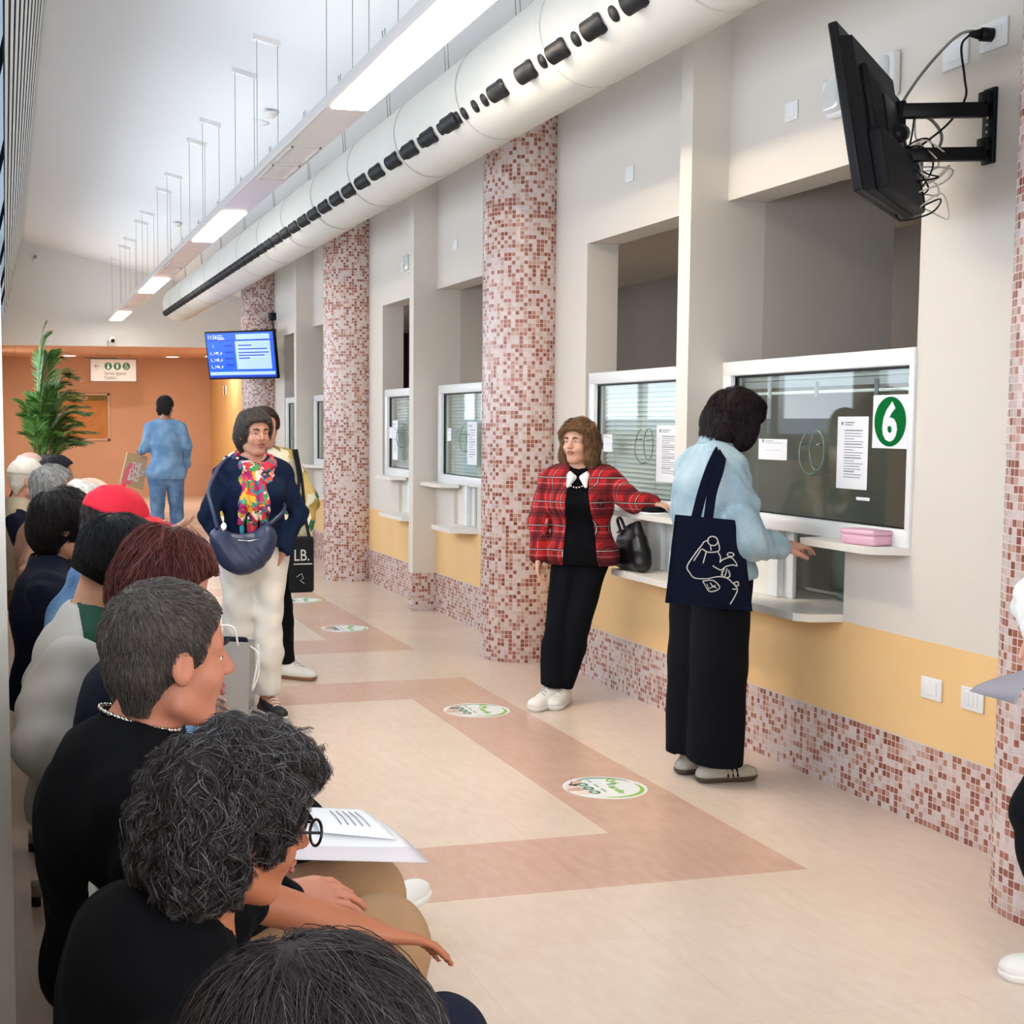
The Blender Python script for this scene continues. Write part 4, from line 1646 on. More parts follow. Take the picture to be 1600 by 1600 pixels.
    def build(s, name, m, parent, relax=1):
        v, f = s.surface()
        for _ in range(relax):
            acc = np.zeros_like(v)
            c = np.zeros(len(v))
            for i in range(4):
                j = (i + 1) % 4
                np.add.at(acc, f[:, i], v[f[:, j]])
                np.add.at(acc, f[:, j], v[f[:, i]])
                np.add.at(c, f[:, i], 1)
                np.add.at(c, f[:, j], 1)
            ok = c > 0
            v[ok] = v[ok] * .5 + .5 * acc[ok] / c[ok][:, None]
        s.v, s.f = v, f
        me = bpy.data.meshes.new(name)
        me.vertices.add(len(v))
        me.vertices.foreach_set('co', v.astype(np.float32).ravel())
        me.loops.add(len(f) * 4)
        me.loops.foreach_set('vertex_index', f.astype(np.int32).ravel())
        me.polygons.add(len(f))
        me.polygons.foreach_set('loop_start', np.arange(len(f), dtype=np.int32) * 4)
        me.polygons.foreach_set('use_smooth', np.ones(len(f), bool))
        me.update(calc_edges=True)
        me.validate()
        return link(name, me, m, parent)


def tubes_mesh(name, P, R, m, parent, seg=3):
    """many strands at once: P strands x points x 3, R strands x points"""
    n, k, _ = P.shape
    T = np.gradient(P, axis=1)
    T /= np.linalg.norm(T, axis=2, keepdims=True) + 1e-9
    ref = np.where(np.abs(T[..., 2:3]) < .9, V3(0, 0, 1), V3(1, 0, 0))
    U = np.cross(T, ref)
    U /= np.linalg.norm(U, axis=2, keepdims=True) + 1e-9
    W = np.cross(T, U)
    ang = 2 * np.pi * np.arange(seg) / seg
    C = P[:, :, None, :] + R[:, :, None, None] * (U[:, :, None, :] * np.cos(ang)[None, None, :, None] + W[:, :, None, :] * np.sin(ang)[None, None, :, None])
    v = C.reshape(-1, 3)
    base = np.arange(n)[:, None, None] * k * seg
    i = np.arange(k - 1)[None, :, None] * seg
    j = np.arange(seg)[None, None, :]
    j2 = (j + 1) % seg
    f = np.stack([base + i + j, base + i + j2, base + i + seg + j2, base + i + seg + j], -1).reshape(-1, 4)
    me = bpy.data.meshes.new(name)
    me.vertices.add(len(v))
    me.vertices.foreach_set('co', v.astype(np.float32).ravel())
    me.loops.add(len(f) * 4)
    me.loops.foreach_set('vertex_index', f.astype(np.int32).ravel())
    me.polygons.add(len(f))
    me.polygons.foreach_set('loop_start', np.arange(len(f), dtype=np.int32) * 4)
    me.polygons.foreach_set('use_smooth', np.ones(len(f), bool))
    me.update(calc_edges=True)
    return link(name, me, m, parent)


SHORT = ((-.14, -.075, -.045, -.02, .0, .045, .075, .098, .2), (-.07, -.055, -.035, .0, .026, .042, .066, .12, .2), -.088)
BOB = ((-.16, -.10, -.02, .045, .072, .092, .2), (-.02, .018, .040, .054, .078, .13, .2), -.118)
CROP = (SHORT[0], SHORT[1], -.052)
SKIN = {}


def skin(tone):
    if tone not in SKIN:
        SKIN[tone] = mat('skin', tone, .5, var=.06, scale=14, sss=.12, bump=.04, bscale=90)
    return SKIN[tone]


M_EYE = mat('eye_white', '#e8e4de', .2)
M_IRIS = mat('iris', '#3a2a1e', .2)
M_LIP = mat('lips', '#a8605a', .45)


class Person:
    """local frame: x forward, y to the person's left, z up"""

    def __init__(s, loc, yaw, label, tone='#c98f74', h=1.68, sit=False, girth=1.0, group=None, fine=.007):
        s.loc, s.yaw, s.label, s.tone, s.g, s.group, s.fine = loc, yaw, label, tone, girth, group, fine
        k = h / 1.70
        s.k = k
        sw, hw = .160 * k * (girth * .5 + .5), .09 * k
        if sit:
            s.J = dict(pel=V3(0, 0, .59), chest=V3(-.02, 0, .86 * (k * .5 + .5)), neck=V3(.0, 0, 1.03 * (k * .7 + .3)), head=V3(.05, 0, 1.175 * (k * .7 + .3)))
            for sd, q in (('L', 1), ('R', -1)):
                s.J['sh' + sd] = V3(-.01, q * sw, .945 * (k * .7 + .3))
                s.J['el' + sd] = V3(.06, q * (sw + .05), .70)
                s.J['wr' + sd] = V3(.28, q * (sw - .06), .64)
                s.J['hip' + sd] = V3(.02, q * hw, .565)
                s.J['kn' + sd] = V3(.45, q * (hw + .03), .54)
                s.J['an' + sd] = V3(.46, q * (hw + .03), .09)
        else:
            s.J = dict(pel=V3(0, 0, .93 * k), chest=V3(.0, 0, 1.24 * k), neck=V3(-.015, 0, 1.42 * k), head=V3(.02, 0, 1.575 * k))
            for sd, q in (('L', 1), ('R', -1)):
                s.J['sh' + sd] = V3(-.01, q * sw, 1.355 * k)
                s.J['el' + sd] = V3(-.02, q * (sw + .05), 1.09 * k)
                s.J['wr' + sd] = V3(.05, q * (sw + .06), .86 * k)
                s.J['hip' + sd] = V3(0, q * hw, .90 * k)
                s.J['kn' + sd] = V3(.01, q * (hw + .01), .49 * k)
                s.J['an' + sd] = V3(-.02, q * (hw + .02), .085)
        s.hf = V3(1, 0, 0)        # where the face points
        s.hu = V3(0, 0, 1)
        s.toe = dict(L=V3(1, .15, 0), R=V3(1, -.15, 0))
        s.hand = {}
        s.hs = .96 * (k * .5 + .5)

    def world(s, p):
        """room point -> local point"""
        d = np.asarray(p, float) - V3(*s.loc)
        c, sn = math.cos(s.yaw), math.sin(s.yaw)
        return V3(d[0] * c + d[1] * sn, -d[0] * sn + d[1] * c, d[2])

    def wdir(s, v):
        c, sn = math.cos(s.yaw), math.sin(s.yaw)
        return unit(V3(v[0] * c + v[1] * sn, -v[0] * sn + v[1] * c, v[2]))

    def H(s, x, y, z):
        """head-frame point"""
        f = unit(s.hf)
        u = unit(s.hu - f * f.dot(s.hu))
        l = np.cross(u, f)
        s.R = np.stack([f, l, u])
        return s.J['head'] + s.hs * (f * x + l * y + u * z)

    def field(s, pad=.14, h=None, zlo=None, zhi=None, only=None):
        P = np.array([v for k, v in s.J.items() if only is None or k in only])
        lo, hi = P.min(0) - pad, P.max(0) + pad
        lo[2] = max(lo[2], -.004) if zlo is None else zlo
        if zhi is not None:
            hi[2] = zhi
        return Field(lo, hi, h or s.fine)

    # -------- shapes shared by body and clothes
    def torso(s, F, e=0.0, k=.05, lo=0.0):
        J, g = s.J, s.g
        f = unit(np.cross(J['shL'] - J['shR'], J['neck'] - J['pel']))
        fl = (f, .70)
        w = s.k
        waist = J['pel'] * .55 + J['chest'] * .45
        F.cone(J['pel'] + V3(0, 0, -.02), waist, .165 * w * g + e, .140 * w * g + e, k, fl)
        F.cone(waist, J['chest'], .140 * w * g + e, .158 * w * (g * .6 + .4) + e, k, fl)
        F.cone(J['chest'], (J['shL'] + J['shR']) / 2 + unit(J['pel'] - J['neck']) * .03, .158 * w * (g * .6 + .4) + e, .125 * w + e, k, fl)
        F.cone(J['shL'] * .93 + J['shR'] * .07, J['shR'] * .93 + J['shL'] * .07, .050 * w + e, .050 * w + e, k, None)
        for q in 'LR':
            F.cone(J['neck'] - unit(J['neck'] - J['chest']) * .01, J['sh' + q] * .75 + J['neck'] * .25, .05 * w + e * .8, .052 * w + e, k)

    def bust(s, F, r=.07, e=0.0, dz=0.0):
        J = s.J
        f = unit(np.cross(J['shL'] - J['shR'], J['neck'] - J['pel']))
        l = unit(J['shL'] - J['shR'])
        for q in (1, -1):
            F.ell(J['chest'] + f * .075 + l * q * .07 + V3(0, 0, -.0 + dz), (r + e, r + e, r + e), .05)

    def belly(s, F, r=.13, x=.06, z=.12, e=0.0):
        F.ell(s.J['pel'] + V3(x, 0, z), (r + e, r * 1.15 + e, r + e), .06)

    def arm(s, F, q, e=0.0, k=.02, cuff=1.0, lower=True):
        J, w = s.J, s.k
        F.cone(J['sh' + q], J['el' + q], .052 * w + e, .041 * w + e * .9, k)
        if lower:
            b = J['el' + q] + (J['wr' + q] - J['el' + q]) * cuff
            F.cone(J['el' + q], b, .040 * w + e * .9, .027 * w + e * .8, k)

    def leg(s, F, q, e=0.0, k=.025, e2=None, end=1.0):
        J, w, g = s.J, s.k, s.g * .6 + .4
        e2 = e if e2 is None else e2
        F.cone(J['hip' + q], J['kn' + q], .088 * w * g + e, .056 * w * g + (e + e2) / 2, k)
        b = J['kn' + q] + (J['an' + q] - J['kn' + q]) * end
        m = J['kn' + q] * .68 + J['an' + q] * .32
        back = unit(np.cross(np.cross(s.toe[q], J['kn' + q] - J['an' + q]), J['kn' + q] - J['an' + q]))
        F.cone(J['kn' + q], m, .054 * w * g + (e + e2) / 2, .052 * w * g + e2, k)
        F.cone(m, b, .052 * w * g + e2, .036 * w + e2, k)

    def foot(s, F, q, e=0.0, bare=True):
        a, t = s.J['an' + q], unit(s.toe[q])
        z = V3(0, 0, 1)
        F.cone(a + t * -.03 - z * .045, a + t * .15 - z * .055, .034 + e, .030 + e, .015, (z, .8))
        F.cone(a, a + t * .09 - z * .035, .034 + e, .030 + e, .02)

    def hands(s, F, q):
        hd = s.hand.get(q)
        J = s.J
        w = J['wr' + q]
        if hd is None:
            d = unit(w - J['el' + q])
            hd = dict(d=d, n=unit(np.cross(d, V3(1, 0, 0))) * (1 if q == 'R' else -1), curl=.45)
            inward = V3(0, -1 if q == 'L' else 1, 0)
            hd['n'] = unit(inward - d * d.dot(inward))
        d, n = unit(hd['d']), hd['n']
        n = unit(n - d * d.dot(n))
        side = np.cross(n, d) * (1 if q == 'R' else -1)    # towards the thumb
        curl, sp = hd.get('curl', .4), hd.get('spread', .06)
        S = .95 * s.k * hd.get('scale', 1.0)
        for i, off in enumerate((.030, .010, -.010, -.028)):
            kn = w + S * (d * (.088 - .006 * abs(i - 1)) + side * off)
            F.cone(w + d * .005 + side * off * .45, kn, .017 * S, .0125 * S, .012, (n, .85))
            dd = unit(d + side * (sp * (1.5 - i)))
            p, r = kn, .0095
            for L_, c in zip((.043, .027, .022), (.6, 1.1, .8)):
                L2 = L_ * (1.0, 1.08, 1.0, .8)[i] * S
                a = curl * c * hd.get('each', (1, 1, 1, 1))[i]
                dd = unit(dd * math.cos(a) + n * math.sin(a))
                nn = unit(n - dd * n.dot(dd)) if abs(n.dot(dd)) < .98 else n
                F.cone(p, p + dd * L2, r * S, (r - .0012) * S, .004)
                p, r = p + dd * L2, r - .001
        t0 = w + S * (d * .02 + side * .022)
        td = unit(d * .62 + side * .62 + n * .35)
        F.cone(t0, t0 + td * .042 * S, .016 * S, .012 * S, .012)
        td2 = unit(d * .85 + side * .25 + n * .45)
        F.cone(t0 + td * .042 * S, t0 + td * .042 * S + td2 * .05 * S, .0115 * S, .0085 * S, .005)

    def headshape(s, F):
        H, u = s.H, s.hs
        H(0, 0, 0)
        R = s.R
        w = s.k
        J = s.J
        F.cone(H(-.028, 0, -.06), J['neck'] - unit(J['head'] - J['neck']) * .03, .052 * u, .058 * w, .02)
        F.ell(H(-.012, 0, .035), np.array((.100, .078, .086)) * u, .02, R)
        F.ell(H(.025, 0, -.040), np.array((.066, .058, .078)) * u, .025, R)
        F.ell(H(.062, 0, -.098), np.array((.022, .024, .018)) * u, .02, R)
        F.cone(H(.0, .05, -.075), H(.055, .018, -.10), .018 * u, .016 * u, .02)
        F.cone(H(.0, -.05, -.075), H(.055, -.018, -.10), .018 * u, .016 * u, .02)
        for q in (1, -1):
            F.ell(H(.058, q * .038, -.030), np.array((.026, .024, .024)) * u, .02, R)
            F.cone(H(.080, q * .012, .026), H(.066, q * .046, .024), .011 * u, .011 * u, .014)
            F.ell(H(.094, q * .031, .004), np.array((.014, .019, .012)) * u, .010, R, 's')
        for q in (1, -1):
            F.cone(H(.081, q * .018, .010), H(.076, q * .045, .008), .0055 * u, .0055 * u, .004)
            F.cone(H(.079, q * .020, -.008), H(.074, q * .043, -.006), .0045 * u, .0045 * u, .004)
        F.cone(H(.084, 0, .018), H(.107, 0, -.022), .0085 * u, .0125 * u, .010)
        for q in (1, -1):
            F.ell(H(.097, q * .012, -.025), np.array((.012, .0085, .008)) * u, .006, R)
        F.ell(H(.084, 0, -.052), np.array((.012, .024, .006)) * u, .008, R)
        F.ell(H(.082, 0, -.064), np.array((.012, .021, .007)) * u, .008, R)
        F.cone(H(.100, .022, -.0575), H(.100, -.022, -.0575), .0028 * u, .0028 * u, .004, None, 's')
        for q in (1, -1):
            F.ell(H(-.004, q * .081, -.008), np.array((.021, .008, .033)) * u, .006, R)
            F.ell(H(.002, q * .089, -.004), np.array((.011, .006, .019)) * u, .004, R, 's')

    def start(s, hand='LR', feet=True, legs=True, h=None):
        F = s.field(.17, h)
        s.torso(F)
        for q in 'LR':
            s.arm(F, q)
            if legs:
                s.leg(F, q, -.004)
                if feet:
                    s.foot(F, q)
            if q in hand:
                s.hands(F, q)
        s.headshape(F)
        s.root = F.build('person', skin(s.tone), None)
        s.root.location = s.loc
        s.root.rotation_euler = (0, 0, s.yaw)
        tag(s.root, s.label, 'person', s.group)
        s.BF = F
        # eyes
        b = MB()
        i = MB()
        for q in (1, -1):
            c = s.H(.0705, q * .031, .003)
            b.sphere(tuple(c), .0125 * s.hs, 12, 8)
            i.sphere(tuple(s.H(.0790, q * .031, .003)), .0058 * s.hs, 10, 6)
        e = b.build('eyes', M_EYE, s.root)
        i.build('irises', M_IRIS, e)
        return s

    def brows(s, m):
        for q in (1, -1):
            b = MB()
            b.tube([tuple(s.H(.095, q * .014, .024)), tuple(s.H(.093, q * .03, .030)), tuple(s.H(.080, q * .048, .026))], [.0035, .004, .002], 6)
            b.build('eyebrow', m, s.root)

    # -------- clothes
    def top(s, name, m, e=.014, sleeve='long', hem=-.08, neck=.062, k=.035, fold=(.0035, 30), cuff=.97, extra=None, seed=1, neckdrop=.0, sleeves=True, sub=None, h=None, hemdir=None):
        """shirt, jumper or jacket: torso and sleeves, open at neck, hem and cuffs"""
        J = s.J
        F = s.field(.17 + e, h, only=('pel', 'chest', 'neck', 'shL', 'shR', 'elL', 'elR', 'wrL', 'wrR', 'hipL', 'hipR'))
        s.torso(F, e, k)
        for q in 'LR':
            F.cone(J['pel'], J['hip' + q] + unit(J['hip' + q] - J['pel']) * .02, .13 * s.k * s.g + e, .095 * s.k * s.g + e, .05)
        if extra:
            extra(F)
        if fold:
            F.folds(fold[0], fold[1], seed)
        down = unit(J['pel'] - J['chest']) if hemdir is None else unit(hemdir)
        F.cut(J['pel'] - down * hem, down)
        if sleeves:
            G = s.field(.17 + e, h, only=('pel', 'chest', 'neck', 'shL', 'shR', 'elL', 'elR', 'wrL', 'wrR', 'hipL', 'hipR'))
            for q in 'LR':
                if sleeve == 'long':
                    s.arm(G, q, e * 1.05, .02, cuff)
                else:
                    b = J['sh' + q] + (J['el' + q] - J['sh' + q]) * .8
                    G.cone(J['sh' + q], b, .054 * s.k + e, .056 * s.k + e * 1.5, .02)
            if fold:
                G.folds(fold[0] * 1.4, fold[1] * 1.5, seed + 7)
            kk = .02
            hh = np.clip(.5 + .5 * (F.F - G.F) / kk, 0, 1)
            F.F = F.F + (G.F - F.F) * hh - kk * hh * (1 - hh)
        up = unit(J['neck'] - J['chest'])
        if neck:
            F.cone(J['neck'] - up * (.0 + neckdrop), J['neck'] + up * .2, neck, neck + .02, .008, None, 's')
        if sub:
            sub(F)
        return F.build(name, m, s.root)

    def trousers(s, m, e=.012, e2=.02, fold=(.003, 28), end=.97, seed=3, name='trousers', top=.03, h=None):
        J = s.J
        F = s.field(.17 + e, h, only=('pel', 'hipL', 'hipR', 'knL', 'knR', 'anL', 'anR'))
        f = unit(np.cross(J['shL'] - J['shR'], J['neck'] - J['pel']))
        F.cone(J['pel'] + (J['chest'] - J['pel']) * .25, J['pel'] + V3(0, 0, -.03), .145 * s.k * s.g + e, .160 * s.k * s.g + e, .03, (f, .72))
        for q in 'LR':
            if e2 >= .06:      # wide straight cut
                b_ = J['hip' + q] + (J['an' + q] - J['hip' + q]) * (.5 + end * .5)
                F.cone(J['hip' + q], b_, .098 * s.k + e, .040 * s.k + e2, .02)
            else:
                s.leg(F, q, e, .02, e2, end)
        if fold:
            F.folds(fold[0], fold[1], seed)
        up = unit(J['chest'] - J['pel'])
        F.cut(J['pel'] + up * (.06 + top), up)
        for q in 'LR':
            dn = unit(J['an' + q] - J['kn' + q])
            p = J['kn' + q] + (J['an' + q] - J['kn' + q]) * end
            # open the hem: trim below it, round that ankle only
            X, Y, Z = F.grid()
            dist = np.sqrt((X - p[0]) ** 2 + (Y - p[1]) ** 2 + (Z - p[2]) ** 2)
            pl = (X - p[0]) * dn[0] + (Y - p[1]) * dn[1] + (Z - p[2]) * dn[2]
            F.F = np.where(dist < .17, np.maximum(F.F, pl), F.F).astype(np.float32)
        return F.build(name, m, s.root)

    def shoe(s, q, m, msole=None, e=.012, L=.165, name='shoe', laces=None):
        a, t = s.J['an' + q], unit(s.toe[q])
        z = unit(V3(0, 0, 1) - t * t[2])
        F = Field(a - .26, a + .26, .005)
        heel = a - z * (a[2] * 0 + .050)
        F.cone(heel - t * .045, heel + t * (L - .02), .034 + e, .032 + e, .015, (z, .85))
        F.cone(heel + t * (L - .05), heel + t * L, .034 + e, .027 + e, .015, (z, .7))
        F.cone(a - t * .012 - z * .01, heel + t * .07 + z * .012, .036 + e, .030 + e, .025)
        F.cone(a - t * .004 + z * .02, a + z * .12, .036, .045, .006, None, 's')
        bot = -.082
        F.cut(a + z * bot, -z)
        o = F.build(name, m, s.root)
        G = Field(a - .26, a + .26, .005)
        G.cone(heel - t * .045, heel + t * (L - .02), .039 + e, .036 + e, .015)
        G.cone(heel + t * (L - .05), heel + t * L, .037 + e, .031 + e, .015)
        G.cut(a + z * -.060, z)
        G.cut(a + z * -.086, -z)
        G.build('sole', msole or m, o)
        if laces is not None:
            b = MB()
            l = np.cross(z, t)
            for i in range(4):
                c = a + t * (.045 + .022 * i) + z * (.020 - .013 * i)
                b.tube([tuple(c - l * .022), tuple(c + z * .007), tuple(c + l * .022 + t * .01)], .003, 5)
            b.build('laces', laces, o)
        return o

    # -------- hair
    def hair(s, m, th=.012, style=None, clump=1, post=(), blobs=(), n=0, length=.05, r=.0011, curl=0.0, lift=.004, wave=18, rough=.0, seed=0, crown=(-.07, 0, .09), face=True, mat2=None, drop=.0, subs=()):
        H, u = s.H, s.hs
        H(0, 0, 0)
        R = s.R
        c = s.J['head']
        F = Field(c - .24 * u, c + .24 * u, .004)
        F.ell(H(-.012, 0, .035), np.array((.100, .078, .086)) * u + th, .01, R)
        F.cone(H(-.055, .03, -.03), H(-.050, .03, -.075 - drop), .040 * u + th, .030 * u + th * .5, .02)
        F.cone(H(-.055, -.03, -.03), H(-.050, -.03, -.075 - drop), .040 * u + th, .030 * u + th * .5, .02)
        for b in blobs:
            F.ell(H(*b[0]), np.array(b[1]) * u, b[2] if len(b) > 2 else .02, R)
        if rough:
            F.folds(rough, 90, seed)
        if face:
            zs, xs, zmin = style or SHORT
            X, Y, Z = F.grid()
            px, py, pz = X - c[0], Y - c[1], Z - c[2]
            xh = (px * R[0][0] + py * R[0][1] + pz * R[0][2]) / u
            yh = (px * R[1][0] + py * R[1][1] + pz * R[1][2]) / u
            zh = (px * R[2][0] + py * R[2][1] + pz * R[2][2]) / u
            zl = zh + .06 * np.clip((np.abs(yh) - .03) / .05, 0, 1) ** 2 * 0
            d = (xh - np.interp(zl, zs, xs)) * .8 * u
            F.F = np.maximum(F.F, d.astype(np.float32))
            F.F = np.maximum(F.F, ((zmin - zh) * u).astype(np.float32))
            if style is None or style is CROP:
                for q in (1, -1):
                    F.ell(H(.002, q * .088, -.014), np.array((.022, .022, .032)) * u, .006, R, 's')
        for b in post:
            F.ell(H(*b[0]), np.array(b[1]) * u, .012, R)
        for b in subs:
            F.ell(H(*b[0]), np.array(b[1]) * u, .01, R, 's')
        o = F.build('hair', HAIRBASE.get(m.name, m) if n else m, s.root, 2)
        if n:
            rs = np.random.RandomState(seed + 5)
            v = F.v
            ng = max(1, n // clump)
            pick = rs.choice(len(v), ng)
            P0 = v[pick]
            N = F.grad(P0)
            cr = H(*crown)
            K = 11
            pts = [P0 - N * .002]
            p = P0.copy()
            lens = length * rs.uniform(.6, 1.25, ng)
            st = (lens / (K - 1))[:, None]
            jit = rs.normal(0, .25, (ng, 3))
            ph = rs.uniform(0, 6.28, ng)
            wl = wave * rs.uniform(.8, 1.25, ng)
            for i in range(1, K):
                g = F.grad(p)
                fl = p - cr
                fl = fl / (np.linalg.norm(fl, axis=1, keepdims=True) + 1e-6) + V3(0, 0, -.55) + jit
                if curl:
                    a = ph + lens * i / (K - 1) * wl * 10
                    sidev = np.cross(g, fl)
                    sidev /= np.linalg.norm(sidev, axis=1, keepdims=True) + 1e-6
                    fl = fl + sidev * (curl * np.cos(a))[:, None]
                fl -= g * (fl * g).sum(1, keepdims=True)
                fl /= np.linalg.norm(fl, axis=1, keepdims=True) + 1e-6
                p = p + fl * st
                want = lift * (i / (K - 1)) ** .7 * (1 + (.5 * curl * np.sin(a) if curl else 0))
                d = F.sample(p)
                g = F.grad(p)
                p = p - g * np.clip(d - want, -.02, .02)[:, None]
                pts.append(p.copy())
            P = np.stack(pts, 1)
            if clump > 1:
                P = np.repeat(P, clump, 0)
                n2 = len(P)
                off = rs.normal(0, 1, (n2, 1, 3)) * (.0045 * np.linspace(1, .35, K) ** 1)[None, :, None]
                wob = rs.normal(0, 1, (n2, K, 3)).cumsum(1) * .0004
                P = P + off + wob
            n = len(P)
            Rr = r * rs.uniform(.7, 1.3, (n, 1)) * np.linspace(1, .35, P.shape[1])[None, :] ** .8
            s_ = tubes_mesh('strands', P, Rr, mat2 or m, o)
            s_['kind'] = 'stuff'
        s.hair_o = o
        return o

    def glasses(s, m):
        b = MB()
        for q in (1, -1):
            c = [(.112, q * (.034 + .024 * math.cos(a)), .002 + .019 * math.sin(a)) for a in np.linspace(0, 2 * PI, 17)]
            b.tube([tuple(s.H(*p)) for p in c], .0022, 6, caps=False)
            b.tube([tuple(s.H(.110, q * .058, .008)), tuple(s.H(.06, q * .082, .01)), tuple(s.H(-.01, q * .088, .006))], .0022, 6)
        b.tube([tuple(s.H(.113, -.011, .006)), tuple(s.H(.116, 0, .009)), tuple(s.H(.113, .011, .006))], .002, 6)
        return b.build('glasses', m, s.root)

# ------------------------------------------------------------------ who is in the hall
_start = Person.start


def start2(s, **kw):
    _start(s, **kw)
    b = MB()
    b.tube([tuple(s.H(*p)) for p in ((.088, .024, -.056), (.0965, .010, -.0515), (.0965, -.010, -.0515), (.088, -.024, -.056))], [.0025, .0045, .0045, .0025], 8)
    b.tube([tuple(s.H(*p)) for p in ((.087, .022, -.058), (.0955, .009, -.064), (.0955, -.009, -.064), (.087, -.022, -.058))], [.0025, .005, .005, .0025], 8)
    b.build('lips', M_LIP, s.root)
    return s


Person.start = start2


def lift(p, dz, dx=0.0):
    for k, f in (('neck', 1), ('head', 1), ('shL', .95), ('shR', .95), ('chest', .7), ('elL', .6), ('elR', .6)):
        p.J[k] = p.J[k] + V3(dx * f, 0, dz * f)


def back(p, d):
    """slouch: hips and chest back on the seat, head where it was"""
    for k, f in (('chest', 1), ('shL', .7), ('shR', .7), ('neck', .4)):
        p.J[k] = p.J[k] - V3(d * f, 0, 0)


def put(p, **kw):
    """set joints from room coordinates"""
    for k, v in kw.items():
        p.J[k] = p.world(v)


HAIR_DARK = hairmat('hair_dark', ['#100d0d', '#1f1817', '#2e2422'])
HAIR_BLACK = hairmat('hair_black', ['#08080a', '#121214', '#1a1a1d'], .4)
HAIR_BROWN = hairmat('hair_brown', ['#2b1c14', '#3f2b1f', '#523a2a'])
HAIR_CURL = hairmat('hair_dark_grey', ['#14100e', '#201815', '#2d231e', '#3a302c', '#565154', '#84848a'])
HAIR_SALT = hairmat('hair_salt_dark', ['#151011', '#201819', '#2b2222', '#382f2f', '#545052'])
HAIR_GREYB = hairmat('hair_grey_brown', ['#2c2622', '#453d38', '#5d554f', '#7c746e'])
HAIR_RED = hairmat('hair_burgundy', ['#2a1010', '#451b1a', '#5d2723', '#7a3d35', '#9c6457'])
HAIR_GREY = hairmat('hair_grey', ['#55534f', '#86847f', '#b3b1ac', '#d2d0cb'])
HAIR_WHITE = hairmat('hair_white', ['#b9b2a6', '#d8d2c6', '#ece7dc'])
HAIR_BLOND = hairmat('hair_blond', ['#5a3d28', '#80593c', '#a07853', '#bd9970'])

C_BLACK = mat('black_cotton', '#07080c', .95, var=.2, scale=20, spec=.15)
C_BLACK2 = mat('black_trouser', '#0b0d13', .9, var=.15, scale=16, spec=.15)
C_NAVY = mat('navy_knit', '#131f38', .95, spec=.15, var=.12, scale=24, bump=.15, bscale=260)
C_NAVYJ = mat('navy_jacket', '#12172a', .8, spec=.2, var=.15, scale=12)
C_BEIGE = mat('beige_chino', '#a5815f', .9, var=.06, scale=14, bump=.08, bscale=300)
C_CREAM = mat('cream_trouser', '#e3ddd2', .9, var=.04, scale=10, bump=.06, bscale=200)
C_RAG = mat('grey_jersey', '#c9c5bd', .95, var=.05, scale=12)
C_GREEN = mat('green_jersey', '#1d4a38', .95, var=.1, scale=12)
C_GREYT = mat('grey_trouser', '#4a4b50', .9, var=.1, scale=12)
C_BROWN = mat('brown_jacket', '#96705f', .9, var=.08, scale=10)
C_VEST = mat('beige_vest', '#b5a78f', .9, var=.06, scale=12)
C_SHIRTW = mat('white_shirt', '#ecebe8', .8)
C_DEN1 = denim('denim_pale', '#9bb4bf', '#7c9aa8', '#b4c8cf')
C_DEN2 = denim('denim_mid', '#7299bd', '#5c86b0', '#9dbcd8')
C_JEAN = denim('jeans', '#5b7ea6', '#3f6288', '#88a6c4')
C_DEN3 = denim('denim_dusk', '#5a80ab', '#34537c', '#7ea4c9')
C_SCARF = cells('scarf_print', ['#b81f3c', '#d9a52c', '#b51f63', '#d9472a', '#2c2b5c', '#2a7f86', '#e6cdbb', '#a3245a', '#3f8a4a', '#c42a2a'], 36)
C_CAMO = cells('leaf_print', ['#cbb36f', '#e3d9b8', '#2f6b48', '#b79a52', '#e9e4cf', '#9a8448'], 15)
C_PLAID = plaid('red_plaid')
C_SHOEW = mat('white_leather', '#e6e3dc', .5, var=.04)
C_SHOEG = mat('white_sole', '#efece6', .6)
C_SHOEB = mat('black_shoe', '#17181b', .45)
C_GUM = mat('gum_sole', '#8f6647', .6)
C_SOLE = mat('brown_sole', '#54453a', .6)
C_LACE = mat('lace_grey', '#bdbab2', .8)
C_LEATHERN = mat('navy_leather', '#27324f', .38, bump=.12, bscale=160)
C_LEATHERB = mat('black_leather', '#111214', .36, bump=.1, bscale=140)
C_TOTE = mat('navy_canvas', '#0e1428', .95, spec=.15, var=.1, scale=30, bump=.1, bscale=400)
C_TOTEB = mat('black_canvas', '#101114', .95, var=.1, scale=30)
C_PRINT = mat('print_white', '#d9d6cd', .9)
C_SILVER = mat('silver', '#d8d6d0', .25, metal=1.0)
C_REDCAP = mat('red_cap', '#d3122f', .8, var=.06, scale=20)
C_CREAMCAP = mat('cream_cap', '#ddd6c6', .9, var=.05, scale=20)
C_BROW = mat('brow_dark', '#2a201b', .8)
C_BROWG = mat('brow_grey', '#8b857d', .8)
M_FRAME = mat('spectacle_black', '#121214', .3)


